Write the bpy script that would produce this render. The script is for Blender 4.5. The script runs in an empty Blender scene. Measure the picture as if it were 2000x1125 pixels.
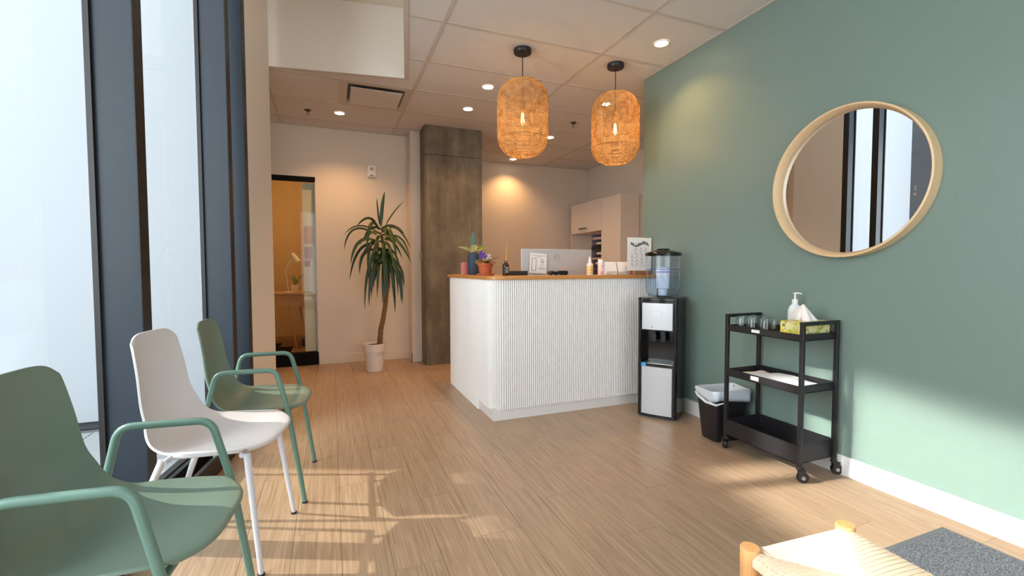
import bpy, math, random
from mathutils import Vector, Matrix
random.seed(7)
SC = bpy.context.scene
COL = SC.collection
R = math.radians
PI = math.pi

# ------------------------------------------------------------------ camera
cam_d = bpy.data.cameras.new('camera')
cam = bpy.data.objects.new('camera', cam_d)
COL.objects.link(cam)
SC.camera = cam
cam_d.sensor_width = 36.0
cam_d.lens = 884.43 / 2000.0 * 36.0
cam_d.clip_start = 0.03
cam_d.clip_end = 200
YAW, PITCH, ROLL = 0.379184, -0.0423347, -0.00206309
_f = Vector((math.sin(YAW) * math.cos(PITCH), math.cos(YAW) * math.cos(PITCH), math.sin(PITCH)))
_r = Vector((math.cos(YAW), -math.sin(YAW), 0))
_u = _r.cross(_f)
_r2 = _r * math.cos(ROLL) + _u * math.sin(ROLL)
_u2 = -_r * math.sin(ROLL) + _u * math.cos(ROLL)
cam.matrix_world = Matrix(((_r2.x, _u2.x, -_f.x, 0), (_r2.y, _u2.y, -_f.y, 0), (_r2.z, _u2.z, -_f.z, 1.119), (0, 0, 0, 1)))

# ------------------------------------------------------------------ colour management, world, lights
SC.view_settings.view_transform = 'Standard'
SC.view_settings.look = 'None'
SC.view_settings.gamma = 1.0
SC.view_settings.use_curve_mapping = False
SC.view_settings.exposure = -0.03
SC.cycles.use_denoising = True
SC.cycles.max_bounces = 8
SC.cycles.diffuse_bounces = 5
SC.cycles.glossy_bounces = 4
SC.cycles.transmission_bounces = 8
SC.cycles.transparent_max_bounces = 16
SC.cycles.caustics_reflective = False
SC.cycles.caustics_refractive = False
SC.cycles.sample_clamp_indirect = 6.0

W_ = bpy.data.worlds.new('sky')
SC.world = W_
W_.use_nodes = True
_nt = W_.node_tree
_bg = _nt.nodes['Background']
_bg.inputs[0].default_value = (0.84, 0.91, 1.0, 1)
_bg.inputs[1].default_value = 2.5


def lamp(name, kind, loc, aim, energy, color, **kw):
    d = bpy.data.lights.new(name, kind)
    d.energy = energy
    d.color = color
    for k, v in kw.items():
        setattr(d, k, v)
    o = bpy.data.objects.new(name, d)
    COL.objects.link(o)
    o.location = loc
    v = Vector(aim)
    o.rotation_euler = v.to_track_quat('-Z', 'Y').to_euler()
    return o


# the low sun coming round the outer wall on the left
lamp('sun', 'SUN', (-9, 6, 8), (1.0, -0.45, -0.66), 5.0, (1.0, 0.92, 0.80), angle=R(0.7))
# sunlight thrown back into the room by a window pane across the passage
lamp('reflected_sunlight', 'AREA', (-2.9, 1.54, 3.27), (1.0, -0.2, -0.612), 21, (1.0, 0.95, 0.88),
     shape='RECTANGLE', size=2.6, size_y=0.80, spread=R(2.2))
# fill light added in the street-side opening behind the camera
lamp('street_fill', 'AREA', (0.9, -2.35, 1.55), (0.1, 1.0, 0.25), 26, (0.90, 0.95, 1.0),
     shape='RECTANGLE', size=3.0, size_y=2.3)
# area light added over the passage, brightens the outer wall and the room
lamp('passage_top_fill', 'AREA', (-2.7, 1.0, 4.6), (0.35, 0.6, -1.0), 130, (0.88, 0.94, 1.0),
     shape='RECTANGLE', size=3.2, size_y=5.0)

# level fill light added outside, lifts the green wall and counter side
lamp('passage_side_fill', 'AREA', (-3.4, 0.9, 1.8), (1.0, 0.12, -0.10), 200, (0.92, 0.97, 1.0),
     shape='RECTANGLE', size=3.0, size_y=2.6)


# ------------------------------------------------------------------ material helpers
def lin(c):
    return tuple((x / 12.92 if x <= 0.04045 else ((x + 0.055) / 1.055) ** 2.4) for x in c)


def hexc(h):
    h = h.lstrip('#')
    return lin(tuple(int(h[i:i + 2], 16) / 255 for i in (0, 2, 4))) + (1,)


def mat(name, col, rough=0.5, metal=0.0, bump=0.0, bscale=60, var=0.04, spec=0.5, trans=0.0, emit=None, es=0.0,
        subsurf=0.0, coat=0.0, ior=1.45):
    m = bpy.data.materials.new(name)
    m.use_nodes = True
    nt = m.node_tree
    b = nt.nodes['Principled BSDF']
    c = hexc(col) if isinstance(col, str) else col
    b.inputs['Roughness'].default_value = rough
    b.inputs['Metallic'].default_value = metal
    b.inputs['Specular IOR Level'].default_value = spec
    b.inputs['Transmission Weight'].default_value = trans
    b.inputs['Coat Weight'].default_value = coat
    b.inputs['IOR'].default_value = ior
    if emit is not None:
        b.inputs['Emission Color'].default_value = hexc(emit) if isinstance(emit, str) else emit
        b.inputs['Emission Strength'].default_value = es
    tc = nt.nodes.new('ShaderNodeTexCoord')
    n = nt.nodes.new('ShaderNodeTexNoise')
    n.inputs['Scale'].default_value = bscale
    n.inputs['Detail'].default_value = 3
    nt.links.new(tc.outputs['Object'], n.inputs['Vector'])
    mx = nt.nodes.new('ShaderNodeMix')
    mx.data_type = 'RGBA'
    mx.inputs[6].default_value = tuple(x * (1 - var) for x in c[:3]) + (1,)
    mx.inputs[7].default_value = tuple(min(1, x * (1 + var)) for x in c[:3]) + (1,)
    nt.links.new(n.outputs['Fac'], mx.inputs[0])
    nt.links.new(mx.outputs[2], b.inputs['Base Color'])
    if bump > 0:
        bp = nt.nodes.new('ShaderNodeBump')
        bp.inputs['Strength'].default_value = bump
        bp.inputs['Distance'].default_value = 0.002
        nt.links.new(n.outputs['Fac'], bp.inputs['Height'])
        nt.links.new(bp.outputs[0], b.inputs['Normal'])
    m['b'] = b.name
    return m


def nodes_of(m):
    nt = m.node_tree
    return nt, nt.nodes['Principled BSDF']


def wood(name, c1, c2, axis=1, rough=0.45, scale=1.0, rnd=True, grain=0.35, hue=0.10):
    """long-grained wood; every object gets its own piece of the board and its own tone"""
    m = bpy.data.materials.new(name)
    m.use_nodes = True
    nt, b = nodes_of(m)
    L = nt.links.new
    tc = nt.nodes.new('ShaderNodeTexCoord')
    oi = nt.nodes.new('ShaderNodeObjectInfo')
    add = nt.nodes.new('ShaderNodeVectorMath')
    add.operation = 'MULTIPLY_ADD'
    comb = nt.nodes.new('ShaderNodeCombineXYZ')
    for i in range(3):
        L(oi.outputs['Random'], comb.inputs[i])
    L(comb.outputs[0], add.inputs[0])
    add.inputs[1].default_value = (37.0, 91.0, 53.0) if rnd else (0, 0, 0)
    L(tc.outputs['Object'], add.inputs[2])
    mp = nt.nodes.new('ShaderNodeMapping')
    s = [14.0 * scale] * 3
    s[axis] = 1.1 * scale
    mp.inputs['Scale'].default_value = s
    L(add.outputs[0], mp.inputs['Vector'])
    n1 = nt.nodes.new('ShaderNodeTexNoise')
    n1.inputs['Scale'].default_value = 1.0
    n1.inputs['Detail'].default_value = 4
    n1.inputs['Distortion'].default_value = 1.2
    L(mp.outputs[0], n1.inputs['Vector'])
    mp2 = nt.nodes.new('ShaderNodeMapping')
    s = [150.0 * scale] * 3
    s[axis] = 3.0 * scale
    mp2.inputs['Scale'].default_value = s
    L(add.outputs[0], mp2.inputs['Vector'])
    n2 = nt.nodes.new('ShaderNodeTexNoise')
    n2.inputs['Scale'].default_value = 1.0
    n2.inputs['Detail'].default_value = 3
    L(mp2.outputs[0], n2.inputs['Vector'])
    w = nt.nodes.new('ShaderNodeMath')
    w.operation = 'MULTIPLY'
    L(n1.outputs['Fac'], w.inputs[0])
    w.inputs[1].default_value = 34.0
    sn = nt.nodes.new('ShaderNodeMath')
    sn.operation = 'SINE'
    L(w.outputs[0], sn.inputs[0])
    ma = nt.nodes.new('ShaderNodeMath')
    ma.operation = 'MULTIPLY_ADD'
    L(sn.outputs[0], ma.inputs[0])
    ma.inputs[1].default_value = 0.075
    L(n2.outputs['Fac'], ma.inputs[2])
    cr = nt.nodes.new('ShaderNodeValToRGB')
    cr.color_ramp.elements[0].position = 0.14
    cr.color_ramp.elements[0].color = hexc(c1)
    cr.color_ramp.elements[1].position = 0.86
    cr.color_ramp.elements[1].color = hexc(c2)
    L(ma.outputs[0], cr.inputs[0])
    hs = nt.nodes.new('ShaderNodeHueSaturation')
    mr = nt.nodes.new('ShaderNodeMapRange')
    L(oi.outputs['Random'], mr.inputs[0])
    mr.inputs[3].default_value = 1 - hue
    mr.inputs[4].default_value = 1 + hue
    L(mr.outputs[0], hs.inputs['Value'])
    L(cr.outputs[0], hs.inputs['Color'])
    L(hs.outputs[0], b.inputs['Base Color'])
    b.inputs['Roughness'].default_value = rough
    bp = nt.nodes.new('ShaderNodeBump')
    bp.inputs['Strength'].default_value = grain
    bp.inputs['Distance'].default_value = 0.0006
    L(n2.outputs['Fac'], bp.inputs['Height'])
    L(bp.outputs[0], b.inputs['Normal'])
    return m


def glass(name, tint=(1, 1, 1, 1), refl=0.9, rough=0.0):
    """thin clear pane: transparent with a Fresnel sheen"""
    m = bpy.data.materials.new(name)
    m.use_nodes = True
    nt = m.node_tree
    nt.nodes.clear()
    out = nt.nodes.new('ShaderNodeOutputMaterial')
    tr = nt.nodes.new('ShaderNodeBsdfTransparent')
    tr.inputs[0].default_value = tint
    gl = nt.nodes.new('ShaderNodeBsdfGlossy')
    gl.inputs['Roughness'].default_value = rough
    fr = nt.nodes.new('ShaderNodeFresnel')
    ge = nt.nodes.new('ShaderNodeNewGeometry')
    io = nt.nodes.new('ShaderNodeMapRange')
    io.inputs[3].default_value = 1.45
    io.inputs[4].default_value = 1 / 1.45
    nt.links.new(ge.outputs['Backfacing'], io.inputs[0])
    nt.links.new(io.outputs[0], fr.inputs[0])
    mu = nt.nodes.new('ShaderNodeMath')
    mu.operation = 'MULTIPLY'
    mu.inputs[1].default_value = refl
    mx = nt.nodes.new('ShaderNodeMixShader')
    nt.links.new(fr.outputs[0], mu.inputs[0])
    nt.links.new(mu.outputs[0], mx.inputs[0])
    nt.links.new(tr.outputs[0], mx.inputs[1])
    nt.links.new(gl.outputs[0], mx.inputs[2])
    nt.links.new(mx.outputs[0], out.inputs[0])
    return m


# ------------------------------------------------------------------ mesh helpers
class MB:
    def __init__(s):
        s.v = []
        s.f = []

    def add(s, vs, fs, M=None):
        o = len(s.v)
        if M is not None:
            vs = [tuple(M @ Vector(v)) for v in vs]
        s.v += [tuple(v) for v in vs]
        s.f += [tuple(i + o for i in f) for f in fs]
        return s

    def box(s, x0, x1, y0, y1, z0, z1, M=None):
        vs = [(x0, y0, z0), (x1, y0, z0), (x1, y1, z0), (x0, y1, z0), (x0, y0, z1), (x1, y0, z1), (x1, y1, z1), (x0, y1, z1)]
        fs = [(0, 3, 2, 1), (4, 5, 6, 7), (0, 1, 5, 4), (1, 2, 6, 5), (2, 3, 7, 6), (3, 0, 4, 7)]
        return s.add(vs, fs, M)

    def prism(s, pts, z0, z1, M=None):
        n = len(pts)
        vs = [(x, y, z0) for x, y in pts] + [(x, y, z1) for x, y in pts]
        fs = [tuple(range(n - 1, -1, -1)), tuple(range(n, 2 * n))]
        fs += [(i, (i + 1) % n, n + (i + 1) % n, n + i) for i in range(n)]
        return s.add(vs, fs, M)

    def lathe(s, prof, n=32, c=(0, 0, 0), M=None, cap0=True, cap1=True):
        vs, fs = [], []
        for r, z in prof:
            for k in range(n):
                a = 2 * PI * k / n
                vs.append((c[0] + r * math.cos(a), c[1] + r * math.sin(a), c[2] + z))
        for j in range(len(prof) - 1):
            for k in range(n):
                a, b = j * n + k, j * n + (k + 1) % n
                fs.append((a, b, b + n, a + n))
        if cap0:
            fs.append(tuple(range(n - 1, -1, -1)))
        if cap1:
            q = (len(prof) - 1) * n
            fs.append(tuple(range(q, q + n)))
        return s.add(vs, fs, M)

    def tube(s, pts, r, n=8, close=False, M=None):
        pts = [Vector(p) for p in pts]
        rr = r if isinstance(r, (list, tuple)) else [r] * len(pts)
        N = len(pts)
        vs, fs = [], []
        up = None
        for i, p in enumerate(pts):
            if close:
                t = (pts[(i + 1) % N] - pts[i - 1]).normalized()
            else:
                t = (pts[min(i + 1, N - 1)] - pts[max(i - 1, 0)]).normalized()
            if up is None:
                up = Vector((0, 0, 1)) if abs(t.z) < 0.9 else Vector((1, 0, 0))
            up = (up - t * up.dot(t))
            if up.length < 1e-5:
                up = Vector((1, 0, 0)) - t * t.x
            up.normalize()
            q = t.cross(up)
            for k in range(n):
                a = 2 * PI * k / n
                vs.append(p + (up * math.cos(a) + q * math.sin(a)) * rr[i])
        for i in range(N if close else N - 1):
            for k in range(n):
                a, b = i * n + k, i * n + (k + 1) % n
                c, d = ((i + 1) % N) * n + (k + 1) % n, ((i + 1) % N) * n + k
                fs.append((a, b, c, d))
        if not close:
            fs.append(tuple(range(n - 1, -1, -1)))
            fs.append(tuple(range((N - 1) * n, N * n)))
        return s.add(vs, fs, M)

    def grid(s, fn, nu, nv, M=None):
        vs = [fn(i / nu, j / nv) for i in range(nu + 1) for j in range(nv + 1)]
        fs = [(i * (nv + 1) + j, i * (nv + 1) + j + 1, (i + 1) * (nv + 1) + j + 1, (i + 1) * (nv + 1) + j)
              for i in range(nu) for j in range(nv)]
        return s.add(vs, fs, M)

    def mesh(s, name, m=None, smooth=40):
        me = bpy.data.meshes.new(name)
        me.from_pydata(s.v, [], s.f)
        me.validate()
        if smooth:
            me.shade_smooth()
            me.set_sharp_from_angle(angle=R(smooth))
        if m is not None:
            me.materials.append(m)
        me.update()
        return me


def link(name, me, parent=None, loc=None, rot=None):
    o = bpy.data.objects.new(name, me)
    COL.objects.link(o)
    if parent is not None:
        o.parent = parent
    if loc is not None:
        o.location = loc
    if rot is not None:
        o.rotation_euler = rot
    return o


def part(mb, name, m, root=None, world=False, bevel=0, smooth=40, solid=0, sub=0, label=None, **kw):
    """link the collected shapes as one mesh; world=True: coordinates were given in the world (root not turned)"""
    if world and root is not None:
        off = Vector((0, 0, 0))
        p = root
        while p is not None:
            off += p.location
            p = p.parent
        mb.v = [tuple(Vector(v) - off) for v in mb.v]
    o = link(name, mb.mesh(name, m, smooth), root, **kw)
    if solid:
        q = o.modifiers.new('s', 'SOLIDIFY')
        q.thickness = solid
        q.offset = 0
    if sub:
        q = o.modifiers.new('u', 'SUBSURF')
        q.levels = sub
        q.render_levels = sub
    if bevel:
        q = o.modifiers.new('b', 'BEVEL')
        q.width = bevel
        q.segments = 2
        q.limit_method = 'ANGLE'
        q.angle_limit = R(40)
    if label:
        o['label'] = label
    return o


def tag(o, label, cat, group=None, kind=None):
    o['label'] = label
    o['category'] = cat
    if group:
        o['group'] = group
    if kind:
        o['kind'] = kind
    return o


def thing(name, loc, label, cat, rz=0, group=None):
    o = bpy.data.objects.new(name, None)
    COL.objects.link(o)
    o.empty_display_size = 0.05
    o.location = loc
    o.rotation_euler = (0, 0, rz)
    return tag(o, label, cat, group)


def copy_tree(o, parent=None):
    c = o.copy()
    COL.objects.link(c)
    c.parent = parent
    for ch in [k for k in bpy.data.objects if k.parent == o]:
        copy_tree(ch, c)
    return c


def struct(o, label=None):
    o['kind'] = 'structure'
    if label:
        o['label'] = label
    return o


def text(s, name, m, root, loc, size, rot, ext=0.0004, align='CENTER', label=None):
    d = bpy.data.curves.new(name, 'FONT')
    d.body = s
    d.size = size
    d.extrude = ext
    d.align_x = align
    d.align_y = 'CENTER'
    d.materials.append(m)
    tmp = bpy.data.objects.new(name + '_curve', d)
    COL.objects.link(tmp)
    me = bpy.data.meshes.new_from_object(tmp.evaluated_get(bpy.context.evaluated_depsgraph_get()))
    bpy.data.objects.remove(tmp)
    me.name = name
    o = bpy.data.objects.new(name, me)
    COL.objects.link(o)
    o.parent = root
    o.location = loc
    o.rotation_euler = rot
    if label:
        o['label'] = label
    return o


def clip(poly, a, b, c):
    """keep a*x + b*y >= c"""
    out = []
    for i in range(len(poly)):
        p, q = poly[i], poly[(i + 1) % len(poly)]
        dp, dq = a * p[0] + b * p[1] - c, a * q[0] + b * q[1] - c
        if dp >= 0:
            out.append(p)
        if dp * dq < 0:
            t = dp / (dp - dq)
            out.append((p[0] + t * (q[0] - p[0]), p[1] + t * (q[1] - p[1])))
    return out


# ------------------------------------------------------------------ materials
M_white = mat('white_wall_paint', '#e2d9cd', 0.75, bump=0.15, bscale=180, var=0.015)
M_green = mat('green_wall_paint', '#7b8f87', 0.40, bump=0.25, bscale=260, var=0.02)
M_trim = mat('white_trim_paint', '#efede9', 0.45, var=0.01)
M_tile = mat('ceiling_tile', '#dad8d7', 0.9, bump=0.5, bscale=420, var=0.03)
M_bar = mat('ceiling_grid_white', '#c9c1ba', 0.55, var=0.01)
M_black = mat('black_powder_coat', '#222124', 0.38, bump=0.1, bscale=500, var=0.05)
M_frame = mat('dark_window_frame', '#2b333c', 0.38, bump=0.1, bscale=12, var=0.12, spec=0.4)
M_rail = mat('matt_black_rail', '#141313', 0.8, spec=0.15)
M_sill = mat('dark_bronze_sill', '#1e1a18', 0.4, var=0.05)
M_oak = wood('oak_plank', '#947a60', '#c2a78c', 1, 0.36, 1.0, True, 0.3, 0.035)
M_top = wood('warm_wood_top', '#b0743a', '#d79a58', 0, 0.35, 1.5, True, 0.2, 0.03)
M_sub = mat('subfloor', '#6b5138', 0.8)
M_lam = mat('white_lacquer', '#f1efec', 0.4, var=0.01)
M_glass = glass('clear_window_glass', (0.97, 0.985, 0.98, 1), 0.7)
M_tumbler = glass('tumbler_glass', (0.95, 0.965, 0.965, 1), 1.3, 0.0)
M_steel = mat('brushed_steel', '#b9bcbe', 0.3, 1.0, var=0.05, bscale=30)
M_chrome = mat('chrome', '#c8c8c8', 0.12, 1.0)
M_rattan = None


def concrete():
    m = bpy.data.materials.new('board_formed_concrete')
    m.use_nodes = True
    nt, b = nodes_of(m)
    L = nt.links.new
    tc = nt.nodes.new('ShaderNodeTexCoord')
    n1 = nt.nodes.new('ShaderNodeTexNoise')
    n1.inputs['Scale'].default_value = 3.5
    n1.inputs['Detail'].default_value = 8
    n1.inputs['Roughness'].default_value = 0.62
    L(tc.outputs['Object'], n1.inputs['Vector'])
    mp = nt.nodes.new('ShaderNodeMapping')
    mp.inputs['Scale'].default_value = (9, 9, 1.6)
    L(tc.outputs['Object'], mp.inputs['Vector'])
    n2 = nt.nodes.new('ShaderNodeTexNoise')
    n2.inputs['Scale'].default_value = 1.0
    n2.inputs['Detail'].default_value = 5
    L(mp.outputs[0], n2.inputs['Vector'])
    ad = nt.nodes.new('ShaderNodeMath')
    ad.operation = 'ADD'
    mp3 = nt.nodes.new('ShaderNodeMapping')
    mp3.inputs['Scale'].default_value = (70, 70, 9)
    L(tc.outputs['Object'], mp3.inputs['Vector'])
    n3 = nt.nodes.new('ShaderNodeTexNoise')
    n3.inputs['Scale'].default_value = 1.0
    n3.inputs['Detail'].default_value = 6
    n3.inputs['Roughness'].default_value = 0.7
    L(mp3.outputs[0], n3.inputs['Vector'])
    m3 = nt.nodes.new('ShaderNodeMath')
    m3.operation = 'MULTIPLY_ADD'
    L(n3.outputs['Fac'], m3.inputs[0])
    m3.inputs[1].default_value = 0.9
    m3.inputs[2].default_value = -0.45
    a3 = nt.nodes.new('ShaderNodeMath')
    a3.operation = 'ADD'
    L(n2.outputs['Fac'], a3.inputs[0])
    L(m3.outputs[0], a3.inputs[1])
    L(n1.outputs['Fac'], ad.inputs[0])
    L(a3.outputs[0], ad.inputs[1])
    cr = nt.nodes.new('ShaderNodeValToRGB')
    e = cr.color_ramp.elements
    hv = nt.nodes.new('ShaderNodeMath')
    hv.operation = 'MULTIPLY'
    hv.inputs[1].default_value = 0.5
    L(ad.outputs[0], hv.inputs[0])
    e[0].position = 0.30
    e[0].color = hexc('#564e43')
    e[1].position = 0.72
    e[1].color = hexc('#928771')
    cr.color_ramp.elements.new(0.5).color = hexc('#72695a')
    L(hv.outputs[0], cr.inputs[0])
    L(cr.outputs[0], b.inputs['Base Color'])
    b.inputs['Roughness'].default_value = 0.75
    v = nt.nodes.new('ShaderNodeTexVoronoi')
    v.inputs['Scale'].default_value = 14
    L(tc.outputs['Object'], v.inputs['Vector'])
    mr = nt.nodes.new('ShaderNodeMapRange')
    L(v.outputs['Distance'], mr.inputs[0])
    mr.inputs[1].default_value = 0.04
    mr.inputs[2].default_value = 0.1
    a2 = nt.nodes.new('ShaderNodeMath')
    a2.operation = 'ADD'
    L(mr.outputs[0], a2.inputs[0])
    L(ad.outputs[0], a2.inputs[1])
    bp = nt.nodes.new('ShaderNodeBump')
    bp.inputs['Strength'].default_value = 0.5
    bp.inputs['Distance'].default_value = 0.004
    L(a2.outputs[0], bp.inputs['Height'])
    L(bp.outputs[0], b.inputs['Normal'])
    return m


M_conc = concrete()

# ------------------------------------------------------------------ the window line: s runs along it, t into the room
WA = R(8.7)
WD = (math.sin(WA), math.cos(WA))
WN = (math.cos(WA), -math.sin(WA))


def wp(s, t):
    return (s * WD[0] + t * WN[0], s * WD[1] + t * WN[1])


def wbox(mb, s0, s1, t0, t1, z0, z1):
    return mb.prism([wp(s0, t0), wp(s0, t1), wp(s1, t1), wp(s1, t0)], z0, z1)


CEIL = 2.755
GW = 2.557      # face of the green wall
GY = 3.30       # where it ends
AX = 3.99       # alcove side wall
AY = 6.62       # alcove back wall
BY = 5.75       # back wall left of the column
YB = -2.6       # wall behind the camera

# floor: one slab and its planks
fl = MB().prism([wp(-2.9, -1.1), (4.2, -2.8), (4.2, 6.8), (-1.75, 6.8), (-1.75, 4.45), (-0.62, 4.2), wp(3.7, -1.1)], -0.06, -0.0055)
floor = struct(part(fl, 'floor', M_sub, smooth=0), 'oak-look plank floor of the reception room')
PW, PL = 0.182, 1.22
pm_ = MB()
e_ = 0.0016
g_ = 0.0007
pm_.add([(g_, g_, -0.005), (PW - g_, g_, -0.005), (PW - g_, PL - g_, -0.005), (g_, PL - g_, -0.005),
         (g_, g_, 0), (PW - g_, g_, 0), (PW - g_, PL - g_, 0), (g_, PL - g_, 0)],
        [(0, 1, 5, 4), (1, 2, 6, 5), (2, 3, 7, 6), (3, 0, 4, 7), (4, 5, 6, 7)])
plank_me = pm_.mesh('plank', M_oak, 0)
i = 0
x = -1.62
offs = [0.0, 0.41, 0.86, 0.22, 0.63, 1.05, 0.33, 0.74, 0.12, 0.95, 0.5]
while x < AX:
    y = YB - 0.1 - offs[i % 11]
    while y < AY:
        q0 = [(x, y), (x + PW, y), (x + PW, y + PL), (x, y + PL)]
        ts_ = [p[0] * WN[0] + p[1] * WN[1] for p in q0]
        if x > GW and y + PL < GY - 0.05:
            pass                                    # behind the green wall
        elif min(ts_) > -1.03 or y > 4.45:
            link('plank', plank_me, floor, (x, y, 0))
        else:                                       # cut along the window line
            pa = clip(q0, WN[0], WN[1], -1.03)
            pb = clip(clip(q0, 0, 1, 4.45), -WN[0], -WN[1], 1.03)
            mb = MB()
            for q in (pa, pb):
                if len(q) > 2:
                    mb.prism([(p[0] - x, p[1] - y) for p in q], -0.005, 0)
            if mb.v:
                link('plank', mb.mesh('plank', M_oak, 0), floor, (x, y, 0))
        y += PL
    x += PW
    i += 1

# right green wall, its far return and the alcove
struct(part(MB().box(GW, GW + 0.12, YB, GY, 0, CEIL + 0.6), 'wall_right', M_green), 'sage green feature wall on the right')
struct(part(MB().box(GW + 0.12, AX + 0.12, GY - 0.12, GY, 0, CEIL + 0.6), 'wall_alcove_front', M_white))
struct(part(MB().box(AX, AX + 0.12, GY, AY + 0.12, 0, CEIL + 0.6), 'wall_alcove_right', M_white), 'warm white wall beside the cabinet')
struct(part(MB().box(1.0, AX, AY, AY + 0.12, 0, CEIL + 0.6), 'wall_back_right', M_white), 'white wall behind the reception desk')
# back wall left with the glazed opening into the office
OX0, OX1, OZ = -1.15, -0.157, 2.181
wb = MB()
wb.box(-1.75, OX0, BY, BY + 0.12, 0, CEIL + 0.6)
wb.box(OX0, OX1, BY, BY + 0.12, OZ, CEIL + 0.6)
wb.box(OX1, 1.0, BY, BY + 0.12, 0, CEIL + 0.6)
struct(part(wb, 'wall_back_left', M_white), 'cream wall behind the potted yucca')
struct(part(MB().box(0.892, 1.008, 5.495, BY, 0, CEIL + 0.6), 'wall_column_side', M_white), 'narrow white wall return beside the concrete column')
# concrete column with the seam between two pours
cc = MB()
ch = 0.022
for z0, z1, g in ((-0.0, 2.422, 0), (2.422, 2.432, 0.012), (2.432, CEIL + 0.5, 0)):
    cc.prism([(1.008 + ch, 5.2 + g), (1.688 - g, 5.2 + g), (1.688 - g, 6.62), (1.008 + g, 6.62), (1.008 + g, 5.2 + ch)], z0, z1)
struct(part(cc, 'wall_column', M_conc, smooth=0), 'square bare concrete column behind the desk')
# rear wall with glazed front behind the camera, left hall wall
rb = MB()
rb.box(-1.75, -0.9, YB - 0.12, YB, 0, 3.4)
rb.box(2.45, GW + 0.12, YB - 0.12, YB, 0, 3.4)
rb.box(-0.9, 2.45, YB - 0.12, YB, 2.75, 3.4)
struct(part(rb, 'wall_front', M_white))
struct(part(MB().box(-1.75, -1.63, 4.42, 7.0, 0, 3.4), 'wall_left', M_white))
# jamb wall between the last window and the hall
J0, J1 = 3.345, 3.885
struct(part(wbox(MB(), J0, J1, -1.20, -1.02, 0, 3.4), 'wall_window_side', M_white), 'white wall pier beside the last window')
jj = MB()
jj.prism([wp(J1 + 0.04, -1.19), wp(J1 + 0.16, -1.19), (-1.75, 4.42), (-1.75, 4.27)], 0, 3.4)
struct(part(jj, 'wall_hall', M_white))

# baseboards
bbm = mat('baseboard_white', '#e9e7e4', 0.4, var=0.01)
struct(part(MB().box(GW - 0.012, GW, YB, GY, 0.0, 0.107), 'baseboard_right', bbm, bevel=0.002), 'white baseboard along the green wall')
struct(part(MB().box(OX1 + 0.01, 0.892, BY - 0.012, BY, 0, 0.107), 'baseboard_back', M_white, bevel=0.002))
b2 = MB().box(0.88, 0.892, 5.483, BY - 0.012, 0, 0.107)
b2.box(0.88, 1.007, 5.483, 5.495, 0, 0.107)
struct(part(b2, 'baseboard_column_side', M_white, bevel=0.002))
struct(part(wbox(MB(), J0 + 0.03, J1, -1.02, -1.01, 0, 0.107), 'baseboard_window_side', M_white, bevel=0.002))

# ------------------------------------------------------------------ suspended ceiling
GX0, GY0, TX, TY = 0.7255, 3.0278, 1.22, 0.61
SEND = 4.066


def ceil_polys(poly):
    """the part of a rectangle that is ceiling: t > 0, or beyond the end wall of the raised bay"""
    out = []
    a = clip(poly, WN[0], WN[1], 0.0)
    if len(a) > 2:
        out.append(a)
    b = clip(clip(poly, -WN[0], -WN[1], 0.0), WD[0], WD[1], SEND)
    if len(b) > 2:
        out.append(b)
    return out


def rooms(poly):
    """inside the room outline"""
    res = []
    p = clip(clip(poly, 0, -1, -GY), -1, 0, -GW)
    if len(p) > 2:
        res.append(p)
    p = clip(clip(clip(poly, 0, 1, GY), -1, 0, -AX), 0, -1, -AY)
    p1 = clip(p, -1, 0, -1.0)          # left of the column's flank: the back wall stands nearer
    p1 = clip(p1, 0, -1, -BY) if len(p1) > 2 else []
    p2 = clip(p, 1, 0, 1.0)
    for q in (p1, p2):
        if len(q) > 2:
            res.append(q)
    return res


M_above = mat('plenum_grey', '#8a8580', 0.9)
lid = MB()
for p in rooms([(-1.63, YB), (AX, YB), (AX, AY), (-1.63, AY)]):
    for q in ceil_polys(p):
        lid.prism(q, CEIL + 0.03, CEIL + 0.06)
ceiling = struct(part(lid, 'ceiling', M_above, smooth=0), 'suspended tile ceiling on a white grid')
hole_vent = None
for ix in range(-2, 4):
    for iy in range(-10, 7):
        x0, y0 = GX0 + (ix - 0) * TX, GY0 + iy * TY
        x0 -= TX
        g = 0.0125
        rect = [(x0 + g, y0 + g), (x0 + TX - g, y0 + g), (x0 + TX - g, y0 + TY - g), (x0 + g, y0 + TY - g)]
        polys = [q for p in rooms(rect) for q in ceil_polys(p)]
        if (ix, iy) == (0, 2):   # vent sits in the right half of this bay
            polys = [clip(q, -1, 0, -(0.105 - g)) for q in polys]
            polys = [q for q in polys if len(q) > 2]
        if not polys:
            continue
        mb = MB()
        for q in polys:
            cx = sum(v[0] for v in q) / len(q)
            cy = sum(v[1] for v in q) / len(q)
            mb.prism([(v[0] - x0, v[1] - y0) for v in q], 0, 0.012)
        link('ceiling_tile', mb.mesh('ceiling_tile', M_tile, 0), ceiling, (x0, y0, CEIL + 0.0035))
bars = MB()
for iy in range(-10, 8):
    y0 = GY0 + iy * TY
    for p in rooms([(-1.63, y0 - .0125), (AX, y0 - .0125), (AX, y0 + .0125), (-1.63, y0 + .0125)]):
        for q in ceil_polys(p):
            bars.prism(q, CEIL, CEIL + 0.0032)
for ix in range(-1, 4):
    x0 = GX0 + ix * TX
    for p in rooms([(x0 - .0125, YB), (x0 + .0125, YB), (x0 + .0125, AY), (x0 - .0125, AY)]):
        for q in ceil_polys(p):
            bars.prism(q, CEIL - 0.0006, CEIL + 0.0030)
bars.box(0.105 - 0.0125, 0.105 + 0.0125, GY0 + 2 * TY, GY0 + 3 * TY, CEIL - 0.0004, CEIL + 0.003)
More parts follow.
